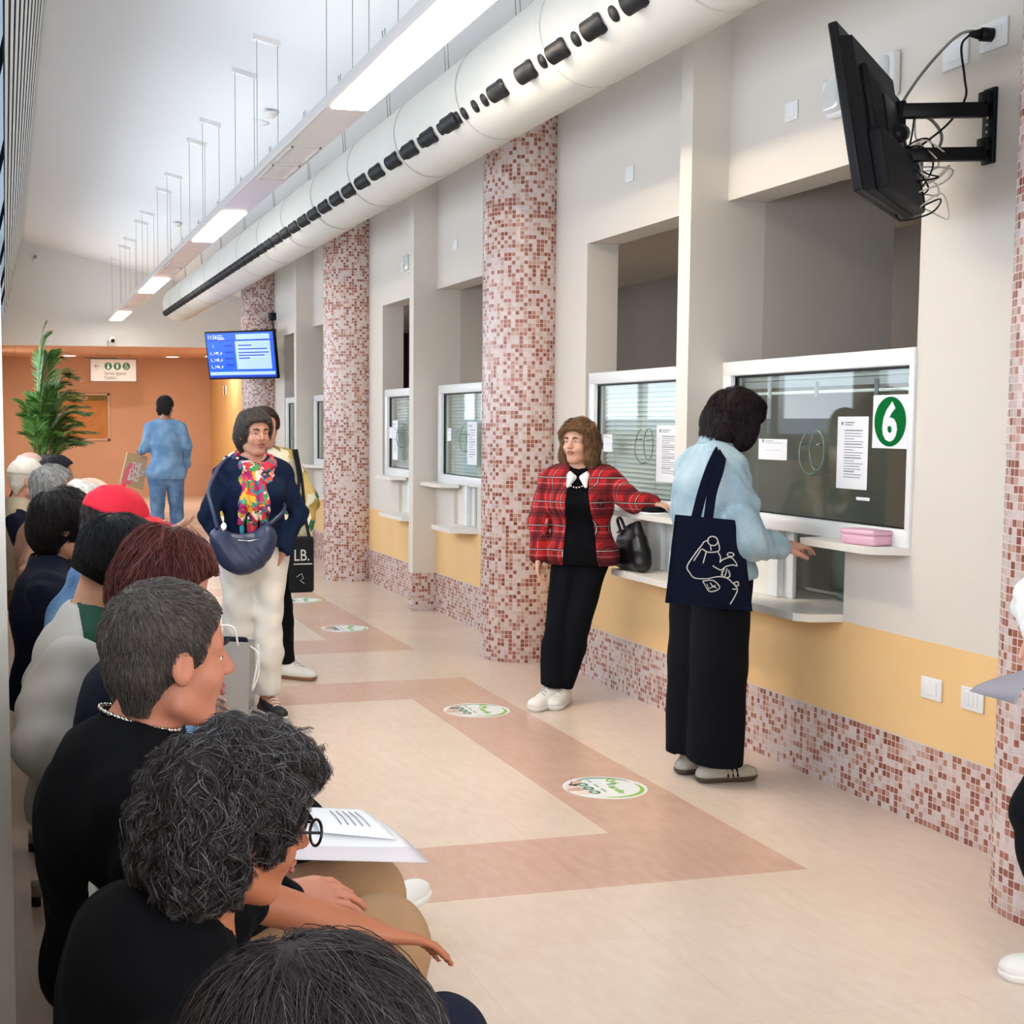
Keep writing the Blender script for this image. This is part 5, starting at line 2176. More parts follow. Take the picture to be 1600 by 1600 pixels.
def cap(p, m, name='cap'):
    """peaked cap"""
    H, u = p.H, p.hs
    H(0, 0, 0)
    R = p.R
    c = p.J['head']
    F = Field(c - .3 * u, c + .3 * u, .005)
    F.ell(H(-.010, 0, .045), np.array((.112, .092, .092)) * u, .01, R)
    F.folds(.0012, 60, 3)
    F.cut(H(0, 0, .035), -(R[2] + R[0] * .08))
    o = F.build(name, m, p.root)
    G = Field(c - .3 * u, c + .3 * u, .004)
    G.ell(H(.105, 0, .040), np.array((.095, .082, .030)) * u, .004, R)
    G.ell(H(.105, 0, .031), np.array((.095, .082, .030)) * u, .004, R, 's')
    G.ell(H(-.02, 0, .045), np.array((.108, .09, .09)) * u, .002, R, 's')
    G.build('peak', m, o)
    MB().sphere(tuple(H(-.010, 0, .138)), .008 * u, 8, 6).build('button', m, o)
    return o


# ---- seated row, from the camera down the hall
p = Person((.195, 1.10, 0), 0.0, 'person with dark grey-streaked parted hair, only the crown showing at the bottom edge', h=1.60, sit=True, tone='#b98468')
lift(p, -.14)
back(p, .02)
p.hf = V3(1, .1, -.25)
p.start()
p.top('shirt', C_NAVYJ, .014, hem=-.02)
p.trousers(C_GREYT)
for q in 'LR':
    p.shoe(q, C_SHOEB)
p.hair(HAIR_SALT, .012, style=BOB, clump=14, blobs=(((-.055, 0, -.02), (.075, .09, .10)), ((.02, .05, .07), (.06, .045, .045)), ((.02, -.05, .07), (.06, .045, .045))), n=20000, length=.15, r=.00045, curl=.35, wave=2.2, lift=.007, crown=(-.05, .012, .115), seed=3)

p = Person((.25, 1.85, 0), 0.0, 'seated person with curly dark grey hair, glasses and a black T-shirt', h=1.60, sit=True, tone='#b06c4c', girth=1.15)
lift(p, -.125)
back(p, .05)
p.hf = V3(1, .12, -.22)
put(p, elL=(.33, 2.10, .81), wrL=(.565, 2.12, .715), elR=(.28, 1.55, .74), wrR=(.5, 1.66, .65), knL=(.66, 2.03, .56), anL=(.64, 2.03, .09))
p.hand = dict(L=dict(d=V3(1, .15, -.25), n=V3(-.25, -.3, -1), curl=.35))
p.start()
p.top('t_shirt', C_BLACK, .014, sleeve='short', hem=-.02)
p.trousers(C_NAVYJ)
for q in 'LR':
    p.shoe(q, C_SHOEB)
p.hair(HAIR_CURL, .018, style=BOB, clump=16, blobs=(((-.065, 0, -.01), (.085, .10, .10), .04), ((-.07, .04, -.08), (.055, .055, .05), .03), ((-.07, -.04, -.08), (.055, .055, .05), .03), ((.045, .01, .095), (.055, .06, .035), .03)),
       n=20000, length=.10, r=.0005, curl=1.3, lift=.010, wave=5.5, rough=.004, seed=9)
p.glasses(M_FRAME)
p.brows(C_BROW)

p = Person((.225, 2.44, 0), 0.0, 'seated short-haired man in a black sweatshirt with a silver chain and beige trousers', h=1.74, sit=True, tone='#c48066', fine=.006, girth=1.12)
p.hs *= 1.08
lift(p, -.062)
back(p, .03)
p.hf = V3(1, .22, -.06)
put(p, knL=(.70, 2.70, .575), anL=(.66, 2.72, .09), knR=(.68, 2.44, .575), anR=(.64, 2.44, .09), elR=(.25, 2.16, .77), wrR=(.46, 2.38, .70), elL=(.27, 2.76, .77), wrL=(.50, 2.68, .72))
p.hand = dict(R=dict(d=V3(1, .1, 0), n=V3(0, .4, -.9), curl=.4), L=dict(d=V3(1, -.1, 0), n=V3(0, -.4, -.9), curl=.4))
p.start()


def hood(F):
    J = p.J
    F.cone(J['neck'] + V3(-.08, .07, -.035), J['neck'] + V3(-.08, -.07, -.035), .035, .035, .03)
    F.cone(J['neck'] + V3(-.08, .07, -.035), J['neck'] + V3(.03, .085, -.055), .030, .020, .03)
    F.cone(J['neck'] + V3(-.08, -.07, -.035), J['neck'] + V3(.03, -.085, -.055), .030, .020, .03)


p.top('sweatshirt', C_BLACK, .024, hem=-.02, extra=hood, neckdrop=.02, neck=.058)
p.trousers(C_BEIGE, .014, .022)
for q in 'LR':
    p.shoe(q, C_SHOEG)
p.hair(HAIR_GREYB, .009, n=9000, length=.016, r=.0006, lift=.006, rough=.0008, seed=4)
p.brows(C_BROW)
J = p.J
nk = J['neck']
b = MB()
ring = []
for k in range(57):
    a = 2 * PI * k / 56
    ring.append((nk[0] + .008 + .070 * math.cos(a), nk[1] + .065 * math.sin(a), nk[2] + .040 - .022 * math.cos(a)))
for k in range(56):
    c0, c1 = Vector(ring[k]), Vector(ring[k + 1])
    b.tube([c0, c0.lerp(c1, .85)], [.0032, .0032] if k % 2 else [.0042, .0042], 6)
b.build('chain_necklace', C_SILVER, p.root)

p = Person((.24, 3.08, 0), 0.0, 'person with parted burgundy hair bending over behind the short-haired man', h=1.66, sit=True, tone='#c9927a')
lift(p, .03, .05)
p.hf = V3(1, -.1, -.5)
p.start()
p.top('blouse', C_NAVYJ, .014, hem=-.02)
p.trousers(C_BLACK2)
for q in 'LR':
    p.shoe(q, C_SHOEB)
p.hair(HAIR_RED, .012, style=BOB, clump=10, blobs=(((-.05, 0, -.03), (.07, .085, .09)),), n=9000, length=.12, r=.0006, curl=.4, wave=2.5, lift=.007, seed=6, crown=(-.03, .0, .115))

p = Person((.20, 3.52, 0), 0.0, 'black-haired youth leaning forward in a grey and green raglan top', h=1.72, sit=True, tone='#c79478')
lift(p, .0)
p.hf = V3(1, .1, -.62)
put(p, chest=(.16, 3.52, .86), pel=(.19, 3.52, .59), neck=(.205, 3.52, 1.045), head=(.275, 3.52, 1.178), shR=(.165, 3.36, .965), shL=(.165, 3.68, .965),
    elR=(.12, 3.27, .78), wrR=(.36, 3.30, .66), elL=(.2, 3.8, .77), wrL=(.42, 3.72, .66), knL=(.70, 3.70, .52), anL=(1.0, 3.86, .15), knR=(.70, 3.46, .52), anR=(.95, 3.74, .10))
p.toe = dict(L=V3(1, .1, .28), R=V3(1, .1, .1))
p.start()
p.top('jersey', C_RAG, .018, sleeves=False, hem=-.03, neck=.060)
p.top('front_panel', C_GREEN, .023, sleeves=False, hem=-.03, neck=.060, sub=lambda F: F.cut(p.J['neck'] + V3(-.035, 0, 0), V3(-1, 0, -.12)))
nk = p.J['neck']
b = MB()
b.tube([tuple(nk + V3(.005 + .068 * math.cos(a), .066 * math.sin(a), .012 - .02 * math.cos(a))) for a in np.linspace(0, 2 * PI, 25)], .011, 8)
b.build('collar', C_GREEN, p.root)
G = p.field(.2, .007, only=('chest', 'neck', 'shL', 'shR', 'elL', 'elR', 'wrL', 'wrR', 'pel'))
J = p.J
for q, sg in (('L', 1), ('R', -1)):
    G.cone(J['neck'] + V3(-.045, sg * .055, -.035), J['sh' + q] + V3(-.015, 0, -.01), .034, .076, .03)
    G.cone(J['sh' + q] + V3(-.01, 0, -.02), J['el' + q], .085, .080, .04)
    G.cone(J['sh' + q] + V3(-.06, -sg * .05, -.08), J['el' + q] + V3(-.04, 0, 0.02), .075, .075, .05)
    G.cone(J['el' + q], J['wr' + q], .075, .045, .03)
G.folds(.006, 22, 5)
G.cone(J['neck'], J['neck'] + V3(.02, 0, .2), .064, .085, .006, None, 's')
G.build('sleeves', C_RAG, p.root)
p.trousers(C_BLACK2, .012, .016)
p.shoe('L', C_SHOEW, C_SHOEG, laces=C_LACE)
p.shoe('R', C_SHOEW, C_SHOEG, laces=C_LACE)
p.hair(HAIR_BLACK, .012, style=CROP, blobs=(((-.04, 0, .03), (.085, .084, .09)), ((.04, 0, .085), (.065, .075, .045))), n=7000, length=.05, r=.0007, lift=.010, seed=7)

p = Person((.21, 4.30, 0), 0.0, 'seated person in a bright red cap and blue denim jacket resting chin on hand', h=1.72, sit=True, tone='#b98a72')
lift(p, .035, .06)
p.hf = V3(1, .05, -.30)
put(p, elR=(.36, 4.13, .90), wrR=(.395, 4.20, 1.20), elL=(.40, 4.5, .72), wrL=(.56, 4.42, .66))
p.hand = dict(R=dict(d=V3(.95, .05, .18), n=V3(-.1, .2, 1), curl=.25, spread=.12))
p.start()
p.top('denim_jacket', C_DEN3, .024, hem=-.03)
p.trousers(C_JEAN)
for q in 'LR':
    p.shoe(q, C_SHOEB)
p.hair(HAIR_DARK, .008, n=600, length=.02, seed=12)
cap(p, C_REDCAP)

p = Person((.145, 4.95, 0), 0.0, 'seated woman with short dark hair, black glasses and a navy jacket', h=1.62, sit=True, tone='#c08a70')
lift(p, .045)
p.hf = V3(1, .05, -.15)
p.start()
p.top('jacket', C_NAVYJ, .024, hem=-.04)
p.trousers(C_BLACK2)
for q in 'LR':
    p.shoe(q, C_SHOEB)
p.hair(HAIR_DARK, .018, style=BOB, clump=8, blobs=(((-.055, 0, -.02), (.075, .088, .09)),), n=6000, length=.08, r=.0007, curl=.4, wave=3, lift=.009, seed=14)
p.glasses(M_FRAME)

p = Person((.28, 5.60, 0), 0.0, 'bald seated man with a white fringe of hair, behind the woman in glasses', h=1.74, sit=True, tone='#d6a78f')
lift(p, .01)
p.hf = V3(1, .1, -.1)
p.start()
p.top('shirt', C_DEN3, .016, hem=-.02)
p.trousers(C_GREYT)
for q in 'LR':
    p.shoe(q, C_SHOEB)
p.hair(HAIR_WHITE, .010, blobs=(), n=900, length=.03, r=.0013, seed=15, subs=(((.01, 0, .14), (.085, .07, .085)),))

p = Person((.18, 7.20, 0), 0.0, 'seated grey-haired man in a brown jacket beyond the woman in glasses', h=1.72, sit=True, tone='#a8745a')
lift(p, .01)
p.hf = V3(1, .0, -.1)
put(p, elR=(.11, 6.92, .80), knL=(.66, 7.22, .54), knR=(.70, 6.98, .54), anR=(1.12, 6.74, .09), anL=(.70, 7.25, .09))
p.toe = dict(L=V3(1, .15, 0), R=V3(1, -.25, 0.05))
p.start()
p.top('jacket', C_BROWN, .026, hem=-.03)
p.trousers(C_BLACK2)
for q in 'LR':
    p.shoe(q, C_SHOEB)
p.hair(HAIR_GREY, .014, n=1500, length=.03, r=.0014, lift=.008, seed=16)

p = Person((.07, 8.40, 0), 0.0, 'seated man in a cream peaked cap and beige waistcoat near the palm', h=1.72, sit=True, tone='#d1a088')
lift(p, .015)
p.start(h=.009)
p.top('shirt', C_NAVYJ, .014, hem=-.02, h=.009)
p.top('waistcoat', C_VEST, .026, sleeves=False, hem=-.02, h=.009)
p.trousers(C_BEIGE, h=.009)
for q in 'LR':
    p.shoe(q, C_SHOEB)
p.hair(HAIR_WHITE, .008, n=300, length=.02, seed=18)
cap(p, C_CREAMCAP)

p = Person((.27, 9.0, 0), 0.0, 'seated person with dark hair just beyond the man in the cream cap', h=1.70, sit=True, tone='#b98468')
lift(p, .02)
p.start(h=.009)
p.top('jacket', C_BLACK, .02, hem=-.02, h=.009)
p.trousers(C_BLACK2, h=.009)
for q in 'LR':
    p.shoe(q, C_SHOEB)
p.hair(HAIR_DARK, .022, n=900, length=.05, r=.0016, seed=19)

p = Person((.12, 9.8, 0), 0.0, 'bald seated man in dark clothes below the palm, far end of the row', h=1.72, sit=True, tone='#d8a99a')
lift(p, .03)
p.start(h=.009)
p.top('jacket', C_BLACK, .02, hem=-.02, h=.009)
p.trousers(C_BLACK2, h=.009)
for q in 'LR':
    p.shoe(q, C_SHOEB)
p.hair(HAIR_WHITE, .006, n=200, length=.02, seed=20, subs=(((.01, 0, .14), (.095, .08, .10)),))

p = Person((.25, 10.4, 0), 0.0, 'seated grey-haired person last in the row by the palm pot', h=1.70, sit=True, tone='#c89a86')
lift(p, .0)
p.start(h=.009)
p.top('jacket', C_GREYT, .02, hem=-.02, h=.009)
p.trousers(C_BLACK2, h=.009)
for q in 'LR':
    p.shoe(q, C_SHOEB)
p.hair(HAIR_GREYB, .010, n=500, length=.02, seed=21)

# ---- woman in navy with the printed scarf
p = Person((1.255, 7.15, 0), math.radians(-82), 'standing woman in a navy jumper, cream trousers and a bright printed scarf', h=1.60, tone='#c08a72', girth=1.08, fine=.006)
put(p, elL=(1.50, 7.17, 1.06), wrL=(1.40, 7.07, .87), elR=(1.01, 7.10, 1.06), wrR=(1.09, 7.02, .87), anL=(1.315, 7.10, .085), anR=(1.15, 7.16, .085), knL=(1.315, 7.10, .45), knR=(1.17, 7.14, .45))
p.toe = dict(L=p.wdir((.25, -.95, 0)), R=p.wdir((-.05, -1, 0)))
p.hf = V3(1, .12, -.05)
p.hand = dict(L=dict(d=p.wdir((-.45, .12, -.9)), n=p.wdir((-1, 0, 0)), curl=.2, scale=.9), R=dict(d=p.wdir((.45, .2, -.9)), n=p.wdir((1, 0, 0)), curl=.2, scale=.9))
p.start()
p.top('jumper', C_NAVY, .012, hem=.02, neck=.070, extra=lambda F: p.bust(F, .075), fold=(.0028, 30), neckdrop=.01)
p.trousers(C_CREAM, .016, .030, end=.93, fold=(.004, 34))
for q in 'LR':
    o = p.shoe(q, C_SHOEB, C_SHOEG, e=.006, laces=C_SHOEG)
p.hair(HAIR_GREYB, .018, style=BOB, clump=6, blobs=(((-.05, 0, -.02), (.075, .09, .09)),), n=4000, length=.08, r=.0008, curl=.4, wave=3, seed=22)
p.brows(C_BROW)
J = p.J
F = Field(J['neck'] - V3(.25, .25, .45), J['neck'] + V3(.28, .25, .14), .006)
n0 = J['neck']
pts = [n0 + V3(.015 + .082 * math.cos(a), .088 * math.sin(a), -.005 - .035 * math.cos(a)) for a in np.linspace(0, 2 * PI, 13)]
for a, b_ in zip(pts[:-1], pts[1:]):
    F.cone(a, b_, .034, .034, .012)
pts = [n0 + V3(.03 + .09 * math.cos(a), .075 * math.sin(a), -.055 - .045 * math.cos(a)) for a in np.linspace(-1.6, 1.6, 7)]
for a, b_ in zip(pts[:-1], pts[1:]):
    F.cone(a, b_, .030, .034, .012)
F.folds(.004, 70, 4)
sc = F.build('scarf', C_SCARF, p.root)
for i, (y0, y1, dz, r) in enumerate(((-.005, .005, -.37, .036), (-.05, -.055, -.43, .034), (-.085, -.11, -.31, .030))):
    F = Field(n0 - V3(.25, .25, .5), n0 + V3(.28, .25, .1), .006)
    F.cone(n0 + V3(.115, y0, -.09), n0 + V3(.165, (y0 + y1) / 2, -.22), r * .8, r, .01)
    F.cone(n0 + V3(.165, (y0 + y1) / 2, -.22), n0 + V3(.155, y1, dz), r, r * .55, .01)
    F.folds(.004, 60, 8 + i)
    F.build('scarf_end', C_SCARF, sc)
    MB().sphere(tuple(n0 + V3(.155, y1, dz - .03)), (.013, .013, .034), 8, 8).build('tassel', mat('tassel_%d' % i, ('#c01b3a', '#b52a80', '#2f8f97')[i], .9), sc)

# her crossbody bag
bag = thing('crossbody_bag', (1.17, 6.95, .80), 'crescent navy leather bag worn across the front of the woman in the printed scarf', 'bag')
F = Field((.93, 6.80, .68), (1.40, 7.10, 1.16), .006)
for k in range(15):
    a = math.radians(186 + 168 * k / 14)
    c = V3(1.165 + .118 * math.cos(a), 6.955, .975 + .145 * math.sin(a))
    F.ell(c, (.050, .046, .060), .03)
F.ell((1.165, 6.955, .90), (.12, .044, .09), .03)
F.folds(.003, 40, 2)
F.ell((1.155, 6.955, 1.06), (.115, .20, .085), .01, None, 's')
F.cut(V3(1.165, 6.95, 1.035), V3(0, 0, 1))
F.build('body', C_LEATHERN, bag)
b = MB()
b.tube([(1.13, 6.912, .945), (1.19, 6.908, .94), (1.275, 6.913, .955)], .003, 6)
b.build('zip', C_SILVER, bag)
MB().disc((1.055, 6.885, 1.02), .014, .018, 1, 16, .006).build('charm', C_SILVER, bag)
b = MB()
b.tube(smooth_path([(1.03, 6.93, 1.00), (1.01, 6.96, 1.10), (1.0, 7.02, 1.20), (1.07, 7.08, 1.32), (1.13, 7.15, 1.355)], 6), .011, 6)
b.tube(smooth_path([(1.30, 6.95, 1.02), (1.38, 7.0, 1.08), (1.40, 7.1, 1.12), (1.34, 7.26, 1.15), (1.2, 7.3, 1.28), (1.12, 7.2, 1.36)], 6), .011, 6)
b.build('strap', C_LEATHERN, bag)

# ---- person behind her in a leaf-print jacket
p = Person((1.47, 8.05, 0), math.radians(-82), 'person in a leaf-print jacket and black trousers hidden behind the woman in the printed scarf', h=1.62, tone='#c08a72', girth=1.15)
put(p, anL=(1.62, 8.1, .085), anR=(1.38, 8.1, .085), elL=(1.74, 8.05, 1.07), wrL=(1.70, 7.98, .88))
p.toe = dict(L=p.wdir((.75, -.7, 0)), R=p.wdir((-.1, -1, 0)))
p.start()
p.top('jacket', C_CAMO, .026, hem=-.10)
p.trousers(C_BLACK2, .012, .016)
p.shoe('L', C_SHOEW, C_GUM, laces=C_LACE)
p.shoe('R', C_SHOEW, C_GUM, laces=C_LACE)
p.hair(HAIR_BROWN, .02, n=700, length=.05, seed=23)
t = thing('tote_bag', (1.66, 7.9, .55), 'black tote bag with white letters hanging behind the woman in the printed scarf', 'bag')
b = MB()
b.rbox((1.588, 7.86, .545), (1.738, 7.905, .875), .02, seg=3)
b.build('body', C_TOTEB, t)
b = MB()
b.tube(smooth_path([(1.61, 7.88, .87), (1.635, 7.9, 1.0), (1.66, 7.93, 1.2), (1.64, 7.98, 1.38)], 6), .010, 6)
b.tube(smooth_path([(1.71, 7.88, .87), (1.69, 7.9, 1.0), (1.68, 7.94, 1.2), (1.655, 7.98, 1.38)], 6), .010, 6)
b.build('handles', C_TOTEB, t)
text('lettering', 'LB.', .095, C_PRINT, t, axes((1, 0, 0), (0, 0, 1), (1.612, 7.858, .735)), 0, .0006, sx=.8)
b = MB()
b.box((1.612, 7.857, .712), (1.722, 7.859, .718))
b.build('underline', C_PRINT, t)
b = MB()
b.tube([(1.63, 7.858, .64), (1.66, 7.858, .66), (1.67, 7.858, .63), (1.65, 7.858, .62), (1.675, 7.858, .60)], .002, 5)
b.build('print', C_PRINT, t)

# ---- shopping bag and the woman's things
t = thing('shopping_bag', (1.13, 6.74, 0), 'grey paper shopping bag with white rope handles on the floor by the cream trousers', 'bag')
MS = Matrix.Translation((1.06, 6.76, .001)) @ Matrix.Rotation(math.radians(-28), 4, 'Z')
b = MB()
vs = [(-.11, -.05, 0), (.11, -.05, 0), (.11, .05, 0), (-.11, .05, 0), (-.12, -.045, .46), (.12, -.045, .46), (.12, .045, .46), (-.12, .045, .46)]
b.add(vs, [(0, 3, 2, 1), (0, 1, 5, 4), (1, 2, 6, 5), (2, 3, 7, 6), (3, 0, 4, 7)], 0, False, MS)
b.build('body', mat('bag_grey', '#a5a29c', .7, var=.04, scale=9), t)
b = MB()
b.rbox((-.09, -.035, .40), (.09, .035, .475), .015, 0, MS)
b.build('contents', C_NAVYJ, t)
b = MB()
b.tube([MS @ v for v in smooth_path([(.118, -.03, .44), (.16, -.04, .40), (.145, -.05, .28), (.13, -.04, .22), (.15, .0, .30), (.14, .03, .44)], 6)], .005, 6)
b.tube([MS @ v for v in smooth_path([(-.06, -.046, .44), (-.04, -.05, .53), (.04, -.05, .53), (.06, -.046, .44)], 6)], .005, 6)
b.build('rope_handle', C_SHOEG, t)
b = MB()
b.tube([MS @ Vector(v) for v in smooth_path([(.112, -.028, .17), (.1125, -.037, .155), (.1125, -.034, .125), (.1125, -.02, .13), (.1125, .0, .17), (.1125, .012, .13), (.1125, .03, .16)], 6)], .002, 5)
b.build('script', C_INK if False else M_INKD, t)

# ---- curly blond woman in plaid, leaning on the counter
p = Person((2.86, 6.95, 0), math.radians(-123), 'curly blond woman in a red plaid jacket leaning on the counter ledge', h=1.55, tone='#d0a088', fine=.006)
put(p, pel=(3.03, 6.98, .84), chest=(3.03, 6.98, 1.11), neck=(3.025, 6.98, 1.285), head=(3.00, 6.965, 1.43), shL=(3.155, 6.90, 1.225), shR=(2.90, 7.07, 1.225),
    elL=(3.235, 6.76, 1.115), wrL=(3.315, 6.70, 1.112), elR=(2.825, 7.07, 1.0), wrR=(2.80, 7.02, .80),
    hipL=(3.09, 6.93, .82), hipR=(2.97, 7.02, .82), knL=(2.99, 6.92, .44), knR=(2.90, 6.98, .44), anL=(2.925, 6.97, .085), anR=(2.845, 6.94, .085))
p.hf = unit(p.wdir((-.80, -.62, .02)))
p.toe = dict(L=p.wdir((-.6, -.8, 0)), R=p.wdir((-.78, -.62, 0)))
p.hand = dict(L=dict(d=p.wdir((.45, -.9, -.1)), n=V3(0, 0, -1), curl=.25))
p.start()
def vcut(F):
    J = p.J
    f = unit(np.cross(J['shL'] - J['shR'], J['neck'] - J['pel']))
    l = unit(J['shL'] - J['shR'])
    X, Y, Z = F.grid()
    n_ = J['neck']
    lat = (X - n_[0]) * l[0] + (Y - n_[1]) * l[1] + (Z - n_[2]) * l[2] + .05 * (Z - n_[2])
    fw = (X - n_[0]) * f[0] + (Y - n_[1]) * f[1] + (Z - n_[2]) * f[2]
    w_ = .048 + .045 * np.clip((n_[2] - Z) / .5, 0, 1)
    F.F = np.maximum(F.F, np.minimum(w_ - np.abs(lat), fw - .01)).astype(np.float32)


p.top('jumper', C_BLACK, .016, hem=-.07, neck=.064, extra=lambda F: p.bust(F, .07, .004), fold=None, sleeves=False)
p.top('plaid_jacket', C_PLAID, .026, hem=-.07, neck=.072, extra=lambda F: p.bust(F, .068, .012), sub=vcut, fold=(.003, 24), cuff=.93)
J = p.J
f = unit(np.cross(J['shL'] - J['shR'], J['neck'] - J['pel']))
l = unit(J['shL'] - J['shR'])
F = Field(J['neck'] - .16, J['neck'] + .16, .005)
for q in (1, -1):
    F.cone(J['neck'] + l * q * .064 + V3(0, 0, .018) - f * .01, J['neck'] + l * q * .040 + f * .085 + V3(0, 0, -.035), .014, .018, .012)
    F.cone(J['neck'] + l * q * .040 + f * .085 + V3(0, 0, -.035), J['neck'] + l * q * .048 + f * .118 + V3(0, 0, -.085), .020, .008, .01)
    F.cone(J['neck'] + l * q * .020 + f * .085 + V3(0, 0, -.040), J['neck'] + l * q * .048 + f * .118 + V3(0, 0, -.085), .014, .008, .01)
F.cone(J['neck'] + l * .062 - f * .02 + V3(0, 0, .015), J['neck'] - l * .062 - f * .02 + V3(0, 0, .015), .012, .012, .02)
F.build('shirt_collar', C_SHIRTW, p.root)
b = MB()
for k in range(5):
    b.sphere(tuple(J['neck'] + l * (.03 - .015 * k) + f * .125 + V3(0, 0, -.085 - .008 * math.sin(k * .8))), .0055, 8, 6)
b.build('necklace', C_SILVER, p.root)
p.trousers(C_BLACK2, .006, .026, end=.96, fold=(.002, 20))
p.shoe('R', C_SHOEW, C_SHOEG, laces=C_LACE)
p.shoe('L', C_SHOEW, C_SHOEG, laces=C_LACE)
p.hair(HAIR_BLOND, .020, style=BOB, clump=10, blobs=(((-.06, 0, -.02), (.08, .095, .10)), ((-.05, .055, -.10), (.055, .05, .05)), ((-.05, -.055, -.10), (.055, .05, .05))), post=(((-.01, .085, -.07), (.045, .028, .07)), ((-.01, -.085, -.07), (.045, .028, .07)), ((-.06, 0, -.12), (.05, .07, .04))), n=9000, length=.10, r=.0007, curl=1.1, lift=.010, wave=5, rough=.003, seed=25)
p.brows(C_BROW)

# ---- woman in the pale denim shirt, bent over the counter
p = Person((2.93, 5.36, 0), math.radians(4), 'dark-haired woman in a pale denim shirt and wide black trousers reaching for the ledge', h=1.70, tone='#cf9a84', fine=.006)
put(p, chest=(2.90, 5.36, 1.20), neck=(2.945, 5.36, 1.415), head=(3.025, 5.36, 1.55), shR=(2.915, 5.20, 1.335), shL=(2.93, 5.52, 1.335),
    elR=(2.965, 5.11, 1.055), wrR=(3.125, 5.125, 1.02), elL=(3.02, 5.58, 1.08), wrL=(3.20, 5.48, 1.06),
    anR=(2.93, 5.29, .085), anL=(2.91, 5.45, .085))
p.hf = unit(V3(1, .1, -.42))
p.toe = dict(R=p.wdir((1, -.05, 0)), L=p.wdir((1, .1, 0)))
p.hand = dict(R=dict(d=p.wdir((.93, .25, .12)), n=p.wdir((.1, .3, -.95)), curl=.55, each=(.75, .9, 1.1, 1.3), scale=1.08), L=dict(d=p.wdir((1, 0, -.1)), n=V3(0, 0, -1), curl=.3))
p.start()
p.top('denim_shirt', C_DEN1, .030, hem=-.05, neck=.070, fold=(.005, 26), cuff=.76)
J = p.J
F = Field(J['neck'] - .15, J['neck'] + .15, .005)
pts = [J['neck'] + V3(.01 + .072 * math.cos(a), .078 * math.sin(a), .012 - .03 * math.cos(a)) for a in np.linspace(.5, 2 * PI - .5, 12)]
for a, b_ in zip(pts[:-1], pts[1:]):
    F.cone(a, b_, .016, .016, .008, (V3(1, 0, 0), .9))
    F.cone(a + V3(0, 0, .02), b_ + V3(0, 0, .02), .010, .010, .008)
F.build('collar', C_DEN1, p.root)
wr, el = J['wrR'], J['elR']
dv = unit(wr - el)
F = Field(wr - .12, wr + .12, .004)
F.cone(wr - dv * .055, wr - dv * .012, .047, .050, .005)
F.cone(wr - dv * .1, wr + dv * .05, .034, .034, .004, None, 's')
F.build('cuff', C_DEN1, p.root)
p.trousers(C_BLACK2, .026, .078, end=.99, fold=(.0018, 22))
for q in 'LR':
    o = p.shoe(q, mat('trainer_cream_' + q.lower(), '#b9b2a3', .6), C_SOLE, e=.006)
    a, tt = p.J['an' + q], unit(p.toe[q])
    b = MB()
    for k in range(3):
        for sd in (1, -1):
            l = np.cross(V3(0, 0, 1), tt) * sd
            c = a + tt * (.045 + .022 * k)
            b.tube([tuple(c + l * .041 - V3(0, 0, .058)), tuple(c - tt * .006 + l * .036 - V3(0, 0, .022))], .0055, 6)
    b.build('stripes', M_BLACK, o)
p.hair(hairmat('hair_bob', ['#1a1012', '#251719', '#342224']), .020, style=BOB, clump=10, blobs=(((-.045, 0, -.03), (.085, .095, .10), .04), ((.05, 0, .09), (.06, .075, .04), .03)), post=(((.015, .083, -.04), (.055, .028, .085)), ((.015, -.083, -.04), (.055, .028, .085)), ((.085, 0, .055), (.025, .07, .03)), ((-.065, 0, -.10), (.05, .075, .045))), n=9000, length=.11, r=.0007, curl=.5, wave=3, lift=.008, seed=27, rough=.0015)

# her tote with the line drawing
t = thing('tote_bag', (2.78, 5.10, .77), 'navy tote bag with a white line drawing on the shoulder of the denim-shirted woman', 'bag')
TL, TR, BL, BR = V3(2.612, 5.075, 1.172), V3(2.925, 5.095, 1.14), V3(2.575, 5.075, .815), V3(2.972, 5.085, .765)
b = MB()
nn = 14
vs, fs = [], []
for side in (0, 1):
    for i in range(nn + 1):
        for j in range(nn + 1):
            u_, v_ = i / nn, j / nn
            P_ = (TL * (1 - u_) + TR * u_) * (1 - v_) + (BL * (1 - u_) + BR * u_) * v_
            bul = .020 * (math.sin(PI * u_) ** .6) * (math.sin(PI * min(1, v_ * .95 + .05)) ** .6) + .004 * math.sin(u_ * 9 + v_ * 5) * v_
            vs.append(tuple(P_ + V3(.0, -bul if side == 0 else bul + .004, 0)))
off = (nn + 1) ** 2
for i in range(nn):
    for j in range(nn):
        a = i * (nn + 1) + j
        fs.append((a, a + 1, a + nn + 2, a + nn + 1))
        fs.append((off + a, off + a + nn + 1, off + a + nn + 2, off + a + 1))
for i in range(nn):
    for a, c in ((i, i + 1), (nn * (nn + 1) + i, nn * (nn + 1) + i + 1), (i * (nn + 1) + nn, (i + 1) * (nn + 1) + nn)):
        fs.append((a, c, off + c, off + a))
b.add(vs, fs, 0, True)
b.build('body', C_TOTE, t)


def onbag(px, py):
    """place on the bag's front face, in fractions of its width and height"""
    P_ = (TL * (1 - px) + TR * px) * (1 - py) + (BL * (1 - px) + BR * px) * py
    bul = .020 * (math.sin(PI * px) ** .6) * (math.sin(PI * min(1, py * .95 + .05)) ** .6)
    return tuple(P_ + V3(0, -bul - .0015, 0))


def bagline(pts):
    out = []
    for x, y in pts:
        v_ = (y - 185) / (870 - 185 + (x - 240) * .09)
        xl, xr = 240 - 75 * v_, 700 + 130 * v_
        out.append(onbag((x - xl) / (xr - xl), min(.98, v_)))
    return smooth_path(out, 4)


